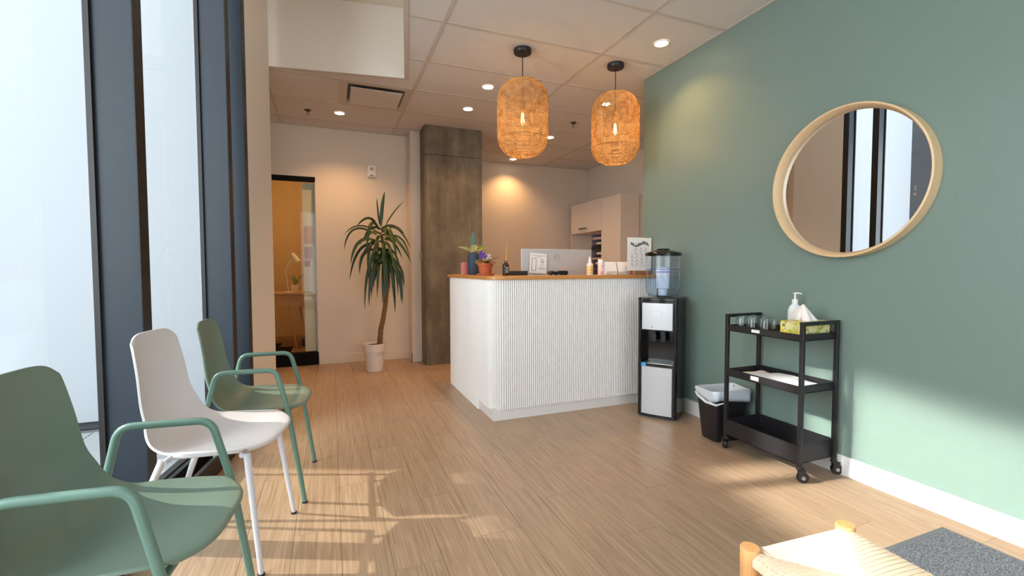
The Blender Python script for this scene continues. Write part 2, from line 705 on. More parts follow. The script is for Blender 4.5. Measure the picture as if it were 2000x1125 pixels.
# wall angles
bars.box(GW - 0.018, GW, YB, GY, CEIL - 0.001, CEIL + 0.0032)
bars.box(1.69, AX, AY - 0.022, AY, CEIL - 0.001, CEIL + 0.0032)
bars.box(AX - 0.022, AX, GY, AY, CEIL - 0.001, CEIL + 0.0032)
bars.box(-1.63, 0.9, BY - 0.022, BY, CEIL - 0.001, CEIL + 0.0032)
part(bars, 'grid_bar', M_bar, ceiling, smooth=0)
tb = MB()
wbox(tb, -2.4, SEND + 0.026, -0.004, 0.026, CEIL - 0.002, CEIL + 0.03)
wbox(tb, SEND, SEND + 0.026, -1.3, -0.004, CEIL - 0.002, CEIL + 0.001)
struct(part(tb, 'trim_1', M_bar, smooth=0), 'edge trim round the raised ceiling bay')
# raised bay above the windows
rc = MB()
wbox(rc, SEND - 0.003, SEND + 0.0, -1.3, 0.0, CEIL + 0.001, CEIL + 0.07)
wbox(rc, SEND - 0.003, SEND + 0.1, -1.3, 0.0, CEIL + 0.07, 3.36)
struct(part(rc, 'wall_bulkhead', M_white), 'white end wall of the raised ceiling bay')
rs = MB()
wbox(rs, -2.6, SEND + 0.1, 0.0, 0.08, CEIL + 0.03, 3.4)
struct(part(rs, 'wall_bay_side', M_white))
rt = MB()
wbox(rt, -2.8, SEND + 0.1, -1.3, 0.08, 3.34, 3.42)
struct(part(rt, 'ceiling_bay', M_white))

# ------------------------------------------------------------------ windows on the left
Z_SILL = 0.10
sill = MB()
wbox(sill, -2.6, J0, -1.042, -1.02, 0.0, 0.098)
wbox(sill, -2.6, J0, -1.16, -1.13, 0.0, 0.098)
wbox(sill, -2.6, J0, -1.13, -1.042, 0.0, 0.030)
wbox(sill, -2.6, J0, -1.20, -1.16, 0.0, 0.104)
sill_o = struct(part(sill, 'trim_2', M_sill, bevel=0.002, smooth=0), 'dark sill rail with two grooves under the windows')
mull = [(-2.60, -2.54), (-1.694, -1.634), (-0.754, -0.694), (0.186, 0.246), (1.126, 1.186), (2.066, 2.126), (3.007, 3.063), (3.294, 3.345)]
wl = ['', '', '', '', '', 'window bay with the nearest broad dark mullion', 'second window bay before the white pier', 'narrow window bay beside the white pier']
for k in range(len(mull) - 1):
    a, b = mull[k], mull[k + 1]
    root = bpy.data.objects.new('window_%d' % (k + 1), None)
    COL.objects.link(root)
    root['kind'] = 'structure'
    root['label'] = ['rearmost window bay', 'window bay behind the camera', 'window bay beside the camera', 'window bay left of the camera', 'tall window bay behind the near green chair',
                     'tall window bay behind the white chair', 'narrow window bay beside the white pier'][k]
    m_ = MB()
    wbox(m_, b[0], b[1], -1.17, -1.02, 0.0, 3.34)
    part(m_, 'mullion', M_frame, root, bevel=0.003, smooth=0)
    m_ = MB()
    wbox(m_, b[0] - 0.012, b[0], -1.175, -1.155, 0.10, 3.34)
    wbox(m_, b[1], b[1] + 0.012, -1.175, -1.155, 0.10, 3.34) if k < len(mull) - 2 else None
    part(m_, 'glazing_bead', M_sill, root, smooth=0)
    m_ = MB()
    wbox(m_, b[0] - 0.002, b[1] + 0.002, -1.021, -1.0185, 0.1, 3.34)
    part(m_, 'cover_strip', M_sill, root, smooth=0)
    m_ = MB()
    wbox(m_, a[1], b[0], -1.182, -1.176, 0.10, 3.34)
    part(m_, 'pane', M_glass, root, smooth=0)

# ------------------------------------------------------------------ outside
M_render = mat('white_render', '#b0b4b9', 0.8, bump=0.3, bscale=90, var=0.02)
M_pave = mat('grey_paving', '#a9aeb0', 0.8, bump=0.4, bscale=40, var=0.15)
ext = MB().prism([(-2.03, 4.09), (-0.70, 4.09), (-0.70, 4.11), (-1.3, 4.25), (-2.03, 4.25)], 0.03, 9.0)
ext.box(-3.20, -2.032, 4.115, 4.25, 0.03, 9.0)
w = struct(part(ext, 'wall_outside', M_render, smooth=0), 'white rendered outer wall seen through the windows')
part(MB().box(-2.01, -0.75, 4.125, 4.4, -0.03, 0.03), 'plinth', mat('dark_plinth', '#4a4d4f', 0.8), w, smooth=0)
fine = MB()
gr = struct(part(MB().box(-14, -0.6, -7, 16, -0.12, -0.04), 'ground', mat('mortar_grey', '#7d8183', 0.9), smooth=0), 'grey paving outside the windows')
# paving slabs
sx, sy = 0.6, 0.4
slab = MB().box(0.004, sx - 0.004, 0.004, sy - 0.004, -0.02, 0.0)
slab_me = slab.mesh('paving_slab', M_pave, 0)
for ia in range(6):
    for ib in range(-2, 12):
        px_, py_ = -1.72 - ia * sx + (0.15 if ib % 2 else -0.12), 0.0 + ib * sy
        if px_ + sx > -1.25 - 0.0 and py_ < 4.1:
            pass
        if py_ + sy < 4.12:
            link('paving_slab', slab_me, gr, (px_, py_, -0.021))
for ib in range(5, 10):
    link('paving_slab', slab_me, gr, (-1.26 + (0.0 if ib % 2 else 0.1), ib * sy + 0.0, -0.0212))
# neighbour building across the passage: podium, gap, unseen block added to cut the sun
nb = thing('neighbour_building', (-12, 6, -0.04), 'dark glazed building across the passage, seen in the round mirror', 'building')
M_nb = mat('dark_facade', '#3a4144', 0.3, var=0.2, bscale=2)
M_nbf = mat('pale_concrete_band', '#9da5a8', 0.7)
part(MB().box(-1.2, 1.0, -9, 9, 0, 6.1), 'podium', M_nb, nb, smooth=0)
part(MB().box(-1.3, 1.1, -9.1, 9.1, 6.1, 6.5), 'roof_slab', M_nbf, nb, smooth=0)
part(MB().box(0.5, 1.0, -9, 9, 8.02, 30), 'sun_blocker', M_nbf, nb, smooth=0)
for yy in (-8.6, -5.2, -2.6, 6.5, 8.6):
    part(MB().box(0.6, 0.8, yy, yy + 0.2, 6.5, 8.02), 'pillar', M_nbf, nb, smooth=0)
for k in range(9):
    part(MB().box(1.0, 1.06, -8.8 + k * 2.0, -7.0 + k * 2.0, 0.6, 5.6), 'window_band', mat('dark_glass_band', '#20282c', 0.1, 0, spec=0.8), nb, smooth=0)

# ------------------------------------------------------------------ office behind the glass
M_ochre = mat('office_wall', '#c9a978', 0.8, var=0.02)
of = MB()
of.box(-1.75, 0.9, 8.4, 8.5, 0, 2.7)
of.box(0.8, 0.9, BY + 0.12, 8.4, 0, 2.7)
of.box(-1.75, -1.63, 7.0, 8.4, 0, 2.7)
struct(part(of, 'wall_office', M_ochre))
struct(part(MB().box(-1.75, 0.9, BY + 0.12, 8.5, 2.7, 2.78), 'ceiling_office', M_ochre))
struct(part(MB().box(-1.75, 0.9, 6.7, 8.5, -0.06, 0.0), 'floor_office', mat('office_floor', '#8a6844', 0.5)))
struct(part(MB().box(-1.75, 0.9, BY + 0.1, 6.72, -0.058, -0.0005), 'floor_office_front', mat('office_floor_front', '#8a6844', 0.5)))
w1 = bpy.data.objects.new('window_8', None)
COL.objects.link(w1)
w1['kind'] = 'structure'
w1['label'] = 'tall black-framed interior window into the office'
part(MB().box(OX0, OX1, BY - 0.006, BY + 0.05, 2.126, OZ), 'top_rail', M_rail, w1, smooth=0)
part(MB().box(OX0, OX1 + 0.004, BY - 0.006, BY + 0.05, 0.0, 0.15), 'bottom_rail', M_rail, w1, smooth=0)
part(MB().box(OX1 - 0.012, OX1, BY + 0.0, BY + 0.05, 0.15, 2.126), 'side_rail', mat('aluminium_bead', '#8f8a80', 0.4, 0.6), w1, smooth=0)
part(MB().box(OX0, OX1 - 0.012, BY + 0.022, BY + 0.032, 0.15, 2.126), 'pane', M_glass, w1, smooth=0)
part(MB().box(-0.30, -0.17, BY + 0.075, BY + 0.115, 0.15, 2.12), 'blind_strip', mat('pale_blind', '#d8cfae', 0.6), w1, smooth=0)

# desk
M_dw = wood('light_desk_wood', '#b98447', '#d9a966', 0, 0.4, 1.2, True, 0.2, 0.02)
t = thing('office_desk', (-0.62, 7.0, 0), 'pale wooden desk with splayed legs behind the office glass', 'desk')
part(MB().box(-0.45, 0.30, -0.02, 0.62, 0.765, 0.79), 'desk_top', M_dw, t, bevel=0.003)
part(MB().box(-0.40, 0.26, 0.02, 0.04, 0.60, 0.765), 'apron', M_dw, t)
for sx_, sy_ in ((-1, 0), (1, 0), (-1, 1), (1, 1)):
    x_ = -0.13 + sx_ * 0.16 if sy_ == 0 else -0.1 + sx_ * 0.24
    part(MB().tube([(x_, 0.06 + sy_ * 0.48, 0.76), (x_ + sx_ * 0.12, 0.02 + sy_ * 0.55, 0.0)], [0.02, 0.013], 10), 'leg', M_dw, t)
t = thing('desk_lamp', (-0.57, 7.12, 0.79), 'white desk lamp with tilted head on the office desk', 'lamp')
M_dl = mat('white_lamp_metal', '#e9e2cf', 0.4)
part(MB().lathe([(0.06, 0), (0.06, 0.015), (0.01, 0.02)], 20), 'base', M_dl, t)
part(MB().tube([(0, 0, 0.02), (-0.03, 0, 0.32), (0.06, 0, 0.50)], 0.006), 'arm', M_dl, t)
part(MB().lathe([(0.025, 0.05), (0.035, 0.0), (0.05, -0.09), (0.046, -0.09), (0.028, 0.03)], 20, M=Matrix.Translation((0.08, 0, 0.51)) @ Matrix.Rotation(R(-30), 4, 'Y'), cap0=True, cap1=False), 'shade', M_dl, t)
t = thing('desk_plant', (-0.50, 7.40, 0.79), 'small leafy plant in a white pot on the office desk', 'plant')
part(MB().lathe([(0.05, 0), (0.065, 0.1), (0.058, 0.1), (0.055, 0.09)], 20), 'pot', M_dl, t)
M_leafo = mat('dull_green_leaf', '#6f7a45', 0.5)
for k in range(9):
    a = k * 2.4
    rr = 0.05 + 0.012 * k
    part(MB().add([(0, 0, 0.09), (rr * .5 * math.cos(a) + .02, rr * .5 * math.sin(a), 0.15 + .012 * k), (rr * 1.5 * math.cos(a), rr * 1.5 * math.sin(a), 0.14 + .014 * k), (rr * .6 * math.cos(a + .5), rr * .6 * math.sin(a + .5), 0.15 + .01 * k)], [(0, 1, 2, 3)]), 'leaf', M_leafo, t, solid=0.001)
t = thing('wire_chair', (-0.20, 7.93, 0), 'dark wire chair at the office desk', 'chair')
M_wire = mat('dark_wire', '#2c2620', 0.4, 0.5)
part(MB().box(-0.2, 0.2, -0.2, 0.2, 0.45, 0.475), 'seat', M_wire, t, bevel=0.01)
bk = MB()
for k in range(6):
    bk.tube([(-0.18 + k * .072, 0.2, 0.47), (-0.15 + k * .06, 0.26, 0.82)], 0.004, 6)
bk.tube([(-0.18, 0.2, 0.5), (-0.15, 0.26, 0.82), (0.15, 0.26, 0.82), (0.18, 0.2, 0.5)], 0.007, 6)
part(bk, 'backrest', M_wire, t)
for a, b in ((-1, -1), (1, -1), (-1, 1), (1, 1)):
    part(MB().tube([(a * .16, b * .16, 0.455), (a * .2, b * .2, 0)], 0.009, 8), 'leg', M_wire, t)
t = thing('waste_box', (-0.34, 7.3, 0), 'small dark box on the floor under the office desk', 'box')
part(MB().box(-0.08, 0.10, -0.06, 0.06, 0, 0.1), 'body', M_black, t, bevel=0.004)
for k, (z0, z1, c1, lb) in enumerate(((1.42, 1.62, '#c79a6e', 'brown portrait-format print on the blind strip'), (1.24, 1.38, '#b98f8a', 'pinkish notice below the print on the blind strip'),
                                      (1.15, 1.22, '#b07f7a', 'small pink note lowest on the blind strip'))):
    o = part(MB().box(-0.29, -0.185 - 0.02 * k, BY + 0.071, BY + 0.0745, z0, z1), 'poster', mat('poster_%d' % k, c1, 0.6, var=0.35, bscale=30), None, smooth=0)
    tag(o, lb, 'poster', 'papers on the office glass')
lamp('office_lamp', 'POINT', (-0.5, 7.0, 2.2), (0, 0, -1), 27, (1.0, 0.66, 0.30), shadow_soft_size=0.15)

# ------------------------------------------------------------------ reception counter
CT = 1.066
cn = thing('reception_counter', (1.8, 3.7, 0), 'white fluted reception counter with a wooden top', 'counter')
M_kick = mat('white_kick_board', '#e6e3df', 0.5)
body = MB()


def rrect(x0, x1, y0, y1, r, corners=(1, 0, 0, 0), n=8):
    """corner order: (x0,y0) (x1,y0) (x1,y1) (x0,y1)"""
    pts = []
    C_ = [(x0, y0, PI, 1.5 * PI), (x1, y0, 1.5 * PI, 2 * PI), (x1, y1, 0, .5 * PI), (x0, y1, .5 * PI, PI)]
    for k, (cx, cy, a0, a1) in enumerate(C_):
        if corners[k]:
            ox = cx + (r if k in (0, 3) else -r)
            oy = cy + (r if k in (0, 1) else -r)
            for j in range(n + 1):
                a = a0 + (a1 - a0) * j / n
                pts.append((ox + r * math.cos(a), oy + r * math.sin(a)))
        else:
            pts.append((cx, cy))
    return pts


FX, FY, FR = 1.068, 3.082, 0.10       # outer line of the flutes
part(MB().prism([(1.085, 3.098), (2.55, 3.098), (2.55, 3.14), (1.13, 3.14), (1.13, 3.43), (1.085, 3.43)], 0.0, 0.095), 'kick_board', M_kick, cn, world=True, smooth=0)
core = MB()
core.prism(rrect(FX + 0.012, 2.55, FY + 0.012, 3.42, FR - .01), 0.08, CT - 0.027)
part(core, 'front_panel', M_lam, cn, world=True)
part(MB().box(FX + 0.0120, FX + 0.05, 3.425, 4.300, 0.0, CT - 0.027).box(FX, FX + 0.05, 4.296, 4.315, 0.0, CT - 0.027), 'side_panel', M_lam, cn, world=True)
part(MB().box(FX + 0.05, 1.38, 3.42, 4.30, 0.0, CT - 0.03), 'side_cabinet', M_lam, cn, world=True)
part(MB().box(1.38, 2.50, 3.42, 3.95, 0.72, 0.745), 'inner_desk', M_lam, cn, world=True)
topm = MB()
ov = 0.014
outer = rrect(FX - ov, 2.552, FY - ov, 3.44, FR + ov, n=12)
topm.prism(outer, CT - 0.027, CT)
topm.box(FX - ov, 1.39, 3.44, 4.36, CT - 0.027, CT)
part(topm, 'counter_top', M_top, cn, world=True, bevel=0.002)
# flutes: half-round slats, front, round the corner, a little up the side
PITCH_ = 0.0170
fm = MB()
n = 7
prof = [(math.cos(PI * k / n) * PITCH_ * 0.46, -math.sin(PI * k / n) * 0.0125) for k in range(n + 1)]
fm.prism(prof, 0.08, CT - 0.0275)
fl_me = fm.mesh('flute', M_lam, 50)
pos = []
x = FX + FR + PITCH_ / 2
while x < 2.545:
    pos.append((x, FY + 0.0125, 0))
    x += PITCH_
na = int((FR - 0.0125) * PI / 2 / PITCH_ + .5)
for k in range(na):
    a = 1.5 * PI - (k + .5) / na * PI / 2
    rr = FR - 0.0125
    pos.append((FX + FR + rr * math.cos(a), FY + FR + rr * math.sin(a), a - 1.5 * PI))
fm = MB()
fm.prism(prof, 0.0, CT - 0.0275)
fl_long = fm.mesh('flute', M_lam, 50)
y = FY + FR + PITCH_ / 2
nsh = len(pos)
while y < 4.293:
    pos.append((FX + 0.0125, y, -PI / 2))
    nsh += 1 if y < 3.425 else 0
    y += PITCH_
for k, (x, y, a) in enumerate(pos):
    link('flute', fl_me if k < nsh else fl_long, cn, (x - 1.8, y - 3.7, 0), (0, 0, a))

# ------------------------------------------------------------------ wall cabinet in the alcove
M_cab = mat('warm_white_cabinet', '#e2d9cf', 0.5, var=0.01)
cb = thing('wall_cabinet', (3.79, 5.85, 0), 'tall off-white storage cabinet with overhead door in the alcove', 'cabinet')
X0 = 3.59
part(MB().box(X0, 3.89, 5.10, 5.56, 0.0, 2.12), 'tall_cupboard', M_cab, cb, world=True, bevel=0.002)
part(MB().box(3.885, 3.985, 5.13, 5.56, 0.0, 2.10), 'filler_strip', M_cab, cb, world=True)
d_ = part(MB().box(X0, X0 + 0.02, 5.568, 6.44, 1.667, 2.12), 'door', M_cab, cb, world=True, bevel=0.002)
part(MB().tube([(X0 - 0.001, 5.96, 1.73), (X0 - 0.025, 5.975, 1.73), (X0 - 0.03, 6.02, 1.73), (X0 - 0.03, 6.10, 1.73), (X0 - 0.025, 6.145, 1.73), (X0 - 0.001, 6.16, 1.73)], 0.008, 8), 'handle', M_black, d_, world=True, label='small black bar handle')
part(MB().box(X0 + 0.02, 3.985, 5.56, 6.46, 1.675, 2.115), 'upper_box', M_cab, cb, world=True)
part(MB().box(3.95, 3.985, 5.56, 6.46, 1.02, 1.675), 'niche_back', M_cab, cb, world=True)
part(MB().box(X0, 3.985, 6.44, 6.46, 1.02, 1.675), 'niche_side', M_cab, cb, world=True)
part(MB().box(X0 - 0.02, 3.985, 5.56, 6.60, 0.98, 1.02), 'niche_shelf', M_cab, cb, world=True)
part(MB().box(X0 + 0.02, 3.985, 5.56, 6.60, 0.0, 0.98), 'lower_box', M_cab, cb, world=True)
ms = thing('mail_sorter', (3.72, 5.68, 1.02), 'grey letter sorter with paper trays in the cabinet niche', 'letter sorter')
M_srt = mat('lilac_grey_plastic', '#8d8490', 0.5)
part(MB().box(3.62, 3.93, 5.57, 5.58, 1.02, 1.64), 'side', M_srt, ms, world=True)
part(MB().box(3.62, 3.93, 5.86, 5.87, 1.02, 1.64), 'side', M_srt, ms, world=True)
part(MB().box(3.92, 3.93, 5.58, 5.86, 1.02, 1.64), 'back', M_srt, ms, world=True)
for k in range(9):
    z = 1.03 + k * 0.073
    sh = part(MB().box(3.62, 3.92, 5.58, 5.86, z, z + 0.006), 'shelf', M_srt, ms, world=True)
for k, (c, hgt, nm) in enumerate((('#d8cfd2', .03, 'cream letter stack on the lowest sorter shelf in view'), ('#c9b9a6', .022, 'tan letter stack on the second sorter shelf in view'), ('#d5ccc6', .032, 'pale letter stack on the middle sorter shelf'), ('#17151a', .04, 'black folder stack in the letter sorter'), ('#dccdbb', .03, 'cream letter stack above the black folders'), ('#a99bb0', .035, 'lilac letter stack near the top of the sorter'))):
    z = 1.036 + (k + 2) * 0.073
    o = part(MB().box(3.60 + .01 * (k % 3), 3.88, 5.60, 5.72 if k % 2 == 0 else 5.84, z, z + hgt), 'letter_stack', mat('paper_%d' % k, c, 0.7), None)
    tag(o, nm, 'letters', 'letters in the sorter')

# ------------------------------------------------------------------ wall alarm
al = thing('wall_alarm', (0.47, BY, 2.30), 'small white alarm box high on the back wall', 'alarm')
part(MB().box(-0.052, 0.052, -0.035, -0.001, -0.075, 0.068), 'housing', M_lam, al, bevel=0.012)
part(MB().lathe([(0.018, 0), (0.016, 0.006), (0.004, 0.008)], 16, M=Matrix.Translation((0, -0.035, 0.02)) @ Matrix.Rotation(R(90), 4, 'X')), 'lens', mat('grey_lens', '#a9a7a2', 0.3), al)
part(MB().box(-0.02, 0.02, -0.037, -0.034, -0.062, -0.054), 'status_slot', M_black, al)
lt = thing('switch_box', (1.0, 5.4, 1.27), 'small pale box on the side of the concrete column', 'switch box')
part(MB().box(-0.012, 0.008, -0.04, 0.04, -0.05, 0.05), 'cover', mat('pale_plate', '#8f8b80', 0.5), lt, bevel=0.003)

# ------------------------------------------------------------------ ceiling fittings
M_led = mat('warm_lit_diffuser', '#ffffff', 0.5, emit=(1.0, 0.78, 0.50, 1), es=22)
dl = [((2.261, 2.725), 'warm round downlight nearest the green wall', 9.0), ((1.339, 3.935), 'warm round downlight left of the near pendant', 12), ((1.329, 4.543), 'warm round downlight in front of the concrete column', 12),
      ((0.108, 5.152), 'warm round downlight above the tall yucca', 17), ((2.561, 5.14), 'warm round downlight between the two pendants', 13), ((2.55, 6.349), 'warm round downlight close to the alcove back wall', 13),
      ((2.567, 3.903), 'warm round downlight seen through the right pendant shade', 9)]
for (x, y), lb, en in dl:
    t = thing('downlight', (x, y, CEIL), lb, 'ceiling light', group='recessed downlights')
    part(MB().lathe([(0.043, -0.0005), (0.050, -0.004), (0.056, -0.002), (0.056, 0.003)], 28, cap0=False, cap1=False), 'trim_ring', M_trim, t)
    part(MB().lathe([(0.001, -0.0022), (0.045, -0.0022)], 28, cap0=False, cap1=False), 'diffuser', M_led, t)
    lamp('downlight_beam', 'SPOT', (x, y, CEIL - 0.012), (0, 0, -1), en * 3.7, (1.0, 0.53, 0.21), spot_size=R(125), spot_blend=0.75, shadow_soft_size=0.05)

for (x, y), lb in (((-0.197, 5.173), 'small metal sprinkler head above the office window'), ((2.554, 4.536), 'small metal sprinkler head between the pendants')):
    t = thing('sprinkler', (x, y, CEIL), lb, 'sprinkler', group='ceiling sprinklers')
    part(MB().lathe([(0.034, 0), (0.034, -0.004), (0.014, -0.010), (0.010, -0.020)], 20), 'escutcheon', mat('dull_bronze', '#5c4d40', 0.35, 0.8), t)
    m_ = MB().tube([(-0.009, 0, -0.018), (-0.011, 0, -0.034), (0, 0, -0.044), (0.011, 0, -0.034), (0.009, 0, -0.018)], 0.0025, 6)
    m_.lathe([(0.016, -0.044), (0.016, -0.047)], 16)
    part(m_, 'deflector', mat('sprinkler_metal', '#8f8578', 0.3, 0.9), t)

vx0, vx1, vy0, vy1 = 0.118, GX0 - 0.0125, GY0 + 2 * TY + .0125, GY0 + 3 * TY - .0125
vt = thing('ceiling_vent', ((vx0 + vx1) / 2, (vy0 + vy1) / 2, CEIL), 'square white air diffuser with drop panel in the ceiling', 'vent')
hx, hy = (vx1 - vx0) / 2, (vy1 - vy0) / 2
fr = MB()
i0, i1 = 0.045, 0.09
zt = 0.06
fr.box(-hx, hx, -hy, -hy + i0, 0, 0.004)
fr.box(-hx, hx, hy - i0, hy, 0, 0.004)
fr.box(-hx, -hx + i0, -hy + i0, hy - i0, 0, 0.004)
fr.box(hx - i0, hx, -hy + i0, hy - i0, 0, 0.004)
part(fr, 'frame', M_bar, vt, smooth=0)
q = MB()
a_, b_ = hx - i0, hy - i0
a2_, b2_ = hx - i1 + .025, hy - i1 + .025
q.add([(-a_, -b_, 0.002), (a_, -b_, 0.002), (a_, b_, 0.002), (-a_, b_, 0.002), (-a2_, -b2_, zt), (a2_, -b2_, zt), (a2_, b2_, zt), (-a2_, b2_, zt)],
      [(0, 1, 5, 4), (1, 2, 6, 5), (2, 3, 7, 6), (3, 0, 4, 7)])
part(q, 'throat', M_bar, vt, smooth=0)
part(MB().box(-a2_, a2_, -b2_, b2_, zt - .002, zt), 'duct_opening', mat('dark_duct', '#2a2522', 0.8), vt, smooth=0)
part(MB().box(-hx + 0.072, hx - 0.072, -hy + 0.072, hy - 0.072, -0.020, -0.014), 'drop_panel', M_tile, vt, bevel=0.002)
ps = MB()
for k in (-1, 1):
    ps.tube([(k * .12, 0, -0.004), (k * .12, 0, zt)], 0.004, 6)
part(ps, 'hanger', M_bar, vt)

# ------------------------------------------------------------------ pendants
def rattan():
    m = bpy.data.materials.new('woven_rattan')
    m.use_nodes = True
    nt = m.node_tree
    nt.nodes.clear()
    out = nt.nodes.new('ShaderNodeOutputMaterial')
    d = nt.nodes.new('ShaderNodeBsdfDiffuse')
    t_ = nt.nodes.new('ShaderNodeBsdfTranslucent')
    mx = nt.nodes.new('ShaderNodeMixShader')
    mx.inputs[0].default_value = 0.42
    n = nt.nodes.new('ShaderNodeTexNoise')
    n.inputs['Scale'].default_value = 25
    tc = nt.nodes.new('ShaderNodeTexCoord')
    nt.links.new(tc.outputs['Object'], n.inputs['Vector'])
    cr = nt.nodes.new('ShaderNodeValToRGB')
    cr.color_ramp.elements[0].position = 0.35
    cr.color_ramp.elements[0].color = hexc('#cf9d5e')
    cr.color_ramp.elements[1].position = 0.65
    cr.color_ramp.elements[1].color = hexc('#f2cf90')
    nt.links.new(n.outputs['Fac'], cr.inputs[0])
    nt.links.new(cr.outputs[0], d.inputs[0])
    nt.links.new(cr.outputs[0], t_.inputs[0])
    nt.links.new(d.outputs[0], mx.inputs[1])
    nt.links.new(t_.outputs[0], mx.inputs[2])
    nt.links.new(mx.outputs[0], out.inputs[0])
    return m


M_rattan = rattan()
M_bulbg = mat('bulb_glow', '#ffffff', 0.3, emit=(1.0, 0.60, 0.22, 1), es=30)
M_bulb = glass('amber_bulb_glass', (1.0, 0.86, 0.62, 1), 1.0)


def shade_r(z):
    """radius of the lantern at height z (0 bottom .. H top)"""
    H, Rm = 0.565, 0.189
    rb, hb = 0.062, 0.155      # bottom opening and shoulder height
    if z < hb:
        u = 1 - z / hb
        return rb + (Rm - rb) * math.sqrt(max(0, 1 - u ** 2.1))
    if z > H - hb:
        u = 1 - (H - z) / hb
        return 0.03 + (Rm - 0.03) * math.sqrt(max(0, 1 - u ** 2.0))
    return Rm


def pendant(loc, label):
    t = thing('pendant_lamp', loc, label, 'pendant lamp', group='woven rattan pendants')
    H, zb = 0.565, -0.787
    part(MB().lathe([(0.066, 0.0), (0.066, -0.026), (0.063, -0.030), (0.006, -0.031)], 32), 'ceiling_rose', M_black, t)
    part(MB().tube([(0, 0, -0.03), (0.0, 0, zb + H + 0.002)], 0.0035, 8), 'cord', M_black, t)
    part(MB().tube([(0, 0, zb + H), (0, 0, zb + H - 0.16)], 0.0045, 8), 'inner_cord', M_black, t)
    part(MB().lathe([(0.012, 0), (0.02, -0.012), (0.02, -0.06), (0.017, -0.066)], 16, c=(0, 0, zb + H - 0.15)), 'socket', mat('brass_socket', '#b99a6a', 0.35, 0.7), t)
    zbulb = zb + H - 0.216
    bl = part(MB().lathe([(0.014, 0), (0.016, -0.02), (0.024, -0.045), (0.026, -0.09), (0.018, -0.112), (0.004, -0.12)], 20, c=(0, 0, zbulb)), 'bulb', M_bulb, t)
    fm_ = MB()
    for k in range(6):
        a = k * PI / 3
        fm_.tube([(0.006 * math.cos(a), 0.006 * math.sin(a), zbulb - 0.03), (0.012 * math.cos(a), 0.012 * math.sin(a), zbulb - 0.10)], 0.0028, 5)
    part(fm_, 'filament', M_bulbg, bl)
    # woven strands: thin closed rings that weave over and under the ribs
    sm = MB()
    nr, ns, nrib = 64, 64, 32
    for j in range(nr):
        z = 0.004 + (H - 0.006) * j / (nr - 1)
        r0 = shade_r(z)
        if r0 < 0.034:
            continue
        pts = []
        for k in range(ns):
            a = 2 * PI * k / ns
            wv = 0.0026 * math.cos(a * nrib / 1.0 + (PI if j % 2 else 0))
            pts.append(((r0 + wv) * math.cos(a), (r0 + wv) * math.sin(a), zb + z + 0.0009 * math.sin(3 * a + j)))
        sm.tube(pts, 0.0023 if r0 > .1 else 0.0019, 4, close=True)
    o = part(sm, 'woven_strands', M_rattan, t)
    o['kind'] = 'stuff'
    rm = MB()
    for k in range(16):
        a = 2 * PI * k / 16
        pts = []
        for j in range(19):
            z = 0.002 + (H - 0.003) * (0.5 - 0.5 * math.cos(PI * j / 18))
            pts.append((shade_r(z) * math.cos(a), shade_r(z) * math.sin(a), zb + z))
        rm.tube(pts, 0.0034, 5)
    part(rm, 'ribs', M_rattan, t)
    hm = MB()
    for z in (0.125, 0.28, 0.44):
        hm.tube([((shade_r(z) - .004) * math.cos(2 * PI * k / 40), (shade_r(z) - .004) * math.sin(2 * PI * k / 40), zb + z) for k in range(40)], 0.0016, 5, close=True)
    part(hm, 'wire_hoops', M_black, t)
    part(MB().tube([(0.062 * math.cos(2 * PI * k / 28), 0.062 * math.sin(2 * PI * k / 28), zb + 0.002) for k in range(28)], 0.0045, 6, close=True), 'bottom_hoop', M_rattan, t)
    lamp('bulb_light', 'POINT', (loc[0], loc[1], loc[2] + zbulb - 0.15), (0, 0, -1), 4.6, (1.0, 0.66, 0.28), shadow_soft_size=0.02)


pendant((1.356, 3.18, CEIL), 'barrel rattan pendant nearer the column, left of the pair')
pendant((2.148, 3.134, CEIL), 'barrel rattan pendant nearer the green wall')

# ------------------------------------------------------------------ round mirror
mr_ = thing('round_mirror', (GW - 0.003, 1.585, 1.571), 'large round mirror in a pale bent-wood frame on the green wall', 'mirror', rz=0.0095)
M_ash = wood('pale_ash', '#dfb98b', '#ecd0a6', 2, 0.4, 1.0, True, 0.15, 0.02)
RY = Matrix.Rotation(R(-90), 4, 'Y')
part(MB().lathe([(0.368, 0.001), (0.394, 0.001), (0.394, 0.066), (0.386, 0.068), (0.384, 0.066), (0.368, 0.020), (0.368, 0.001)], 96, M=RY, cap0=False, cap1=False), 'frame', M_ash, mr_)
part(MB().lathe([(0.0005, 0.014), (0.372, 0.014)], 96, M=RY, cap0=False, cap1=False), 'glass', mat('mirror_silver', '#f4f4f4', 0.0, 1.0, var=0.0), mr_)
part(MB().tube([(-0.028, 0.3755 * math.cos(2 * PI * k / 96), 0.3755 * math.sin(2 * PI * k / 96)) for k in range(96)], 0.0012, 4, close=True), 'inner_groove', mat('groove_brown', '#5c4630', 0.6), mr_)

# ------------------------------------------------------------------ water cooler
CA = math.atan2(-0.57, -0.82)          # direction its front faces
wc = thing('water_cooler', (2.35, 2.785, 0), 'black floor-standing water cooler with silver front panels', 'water cooler', rz=CA)
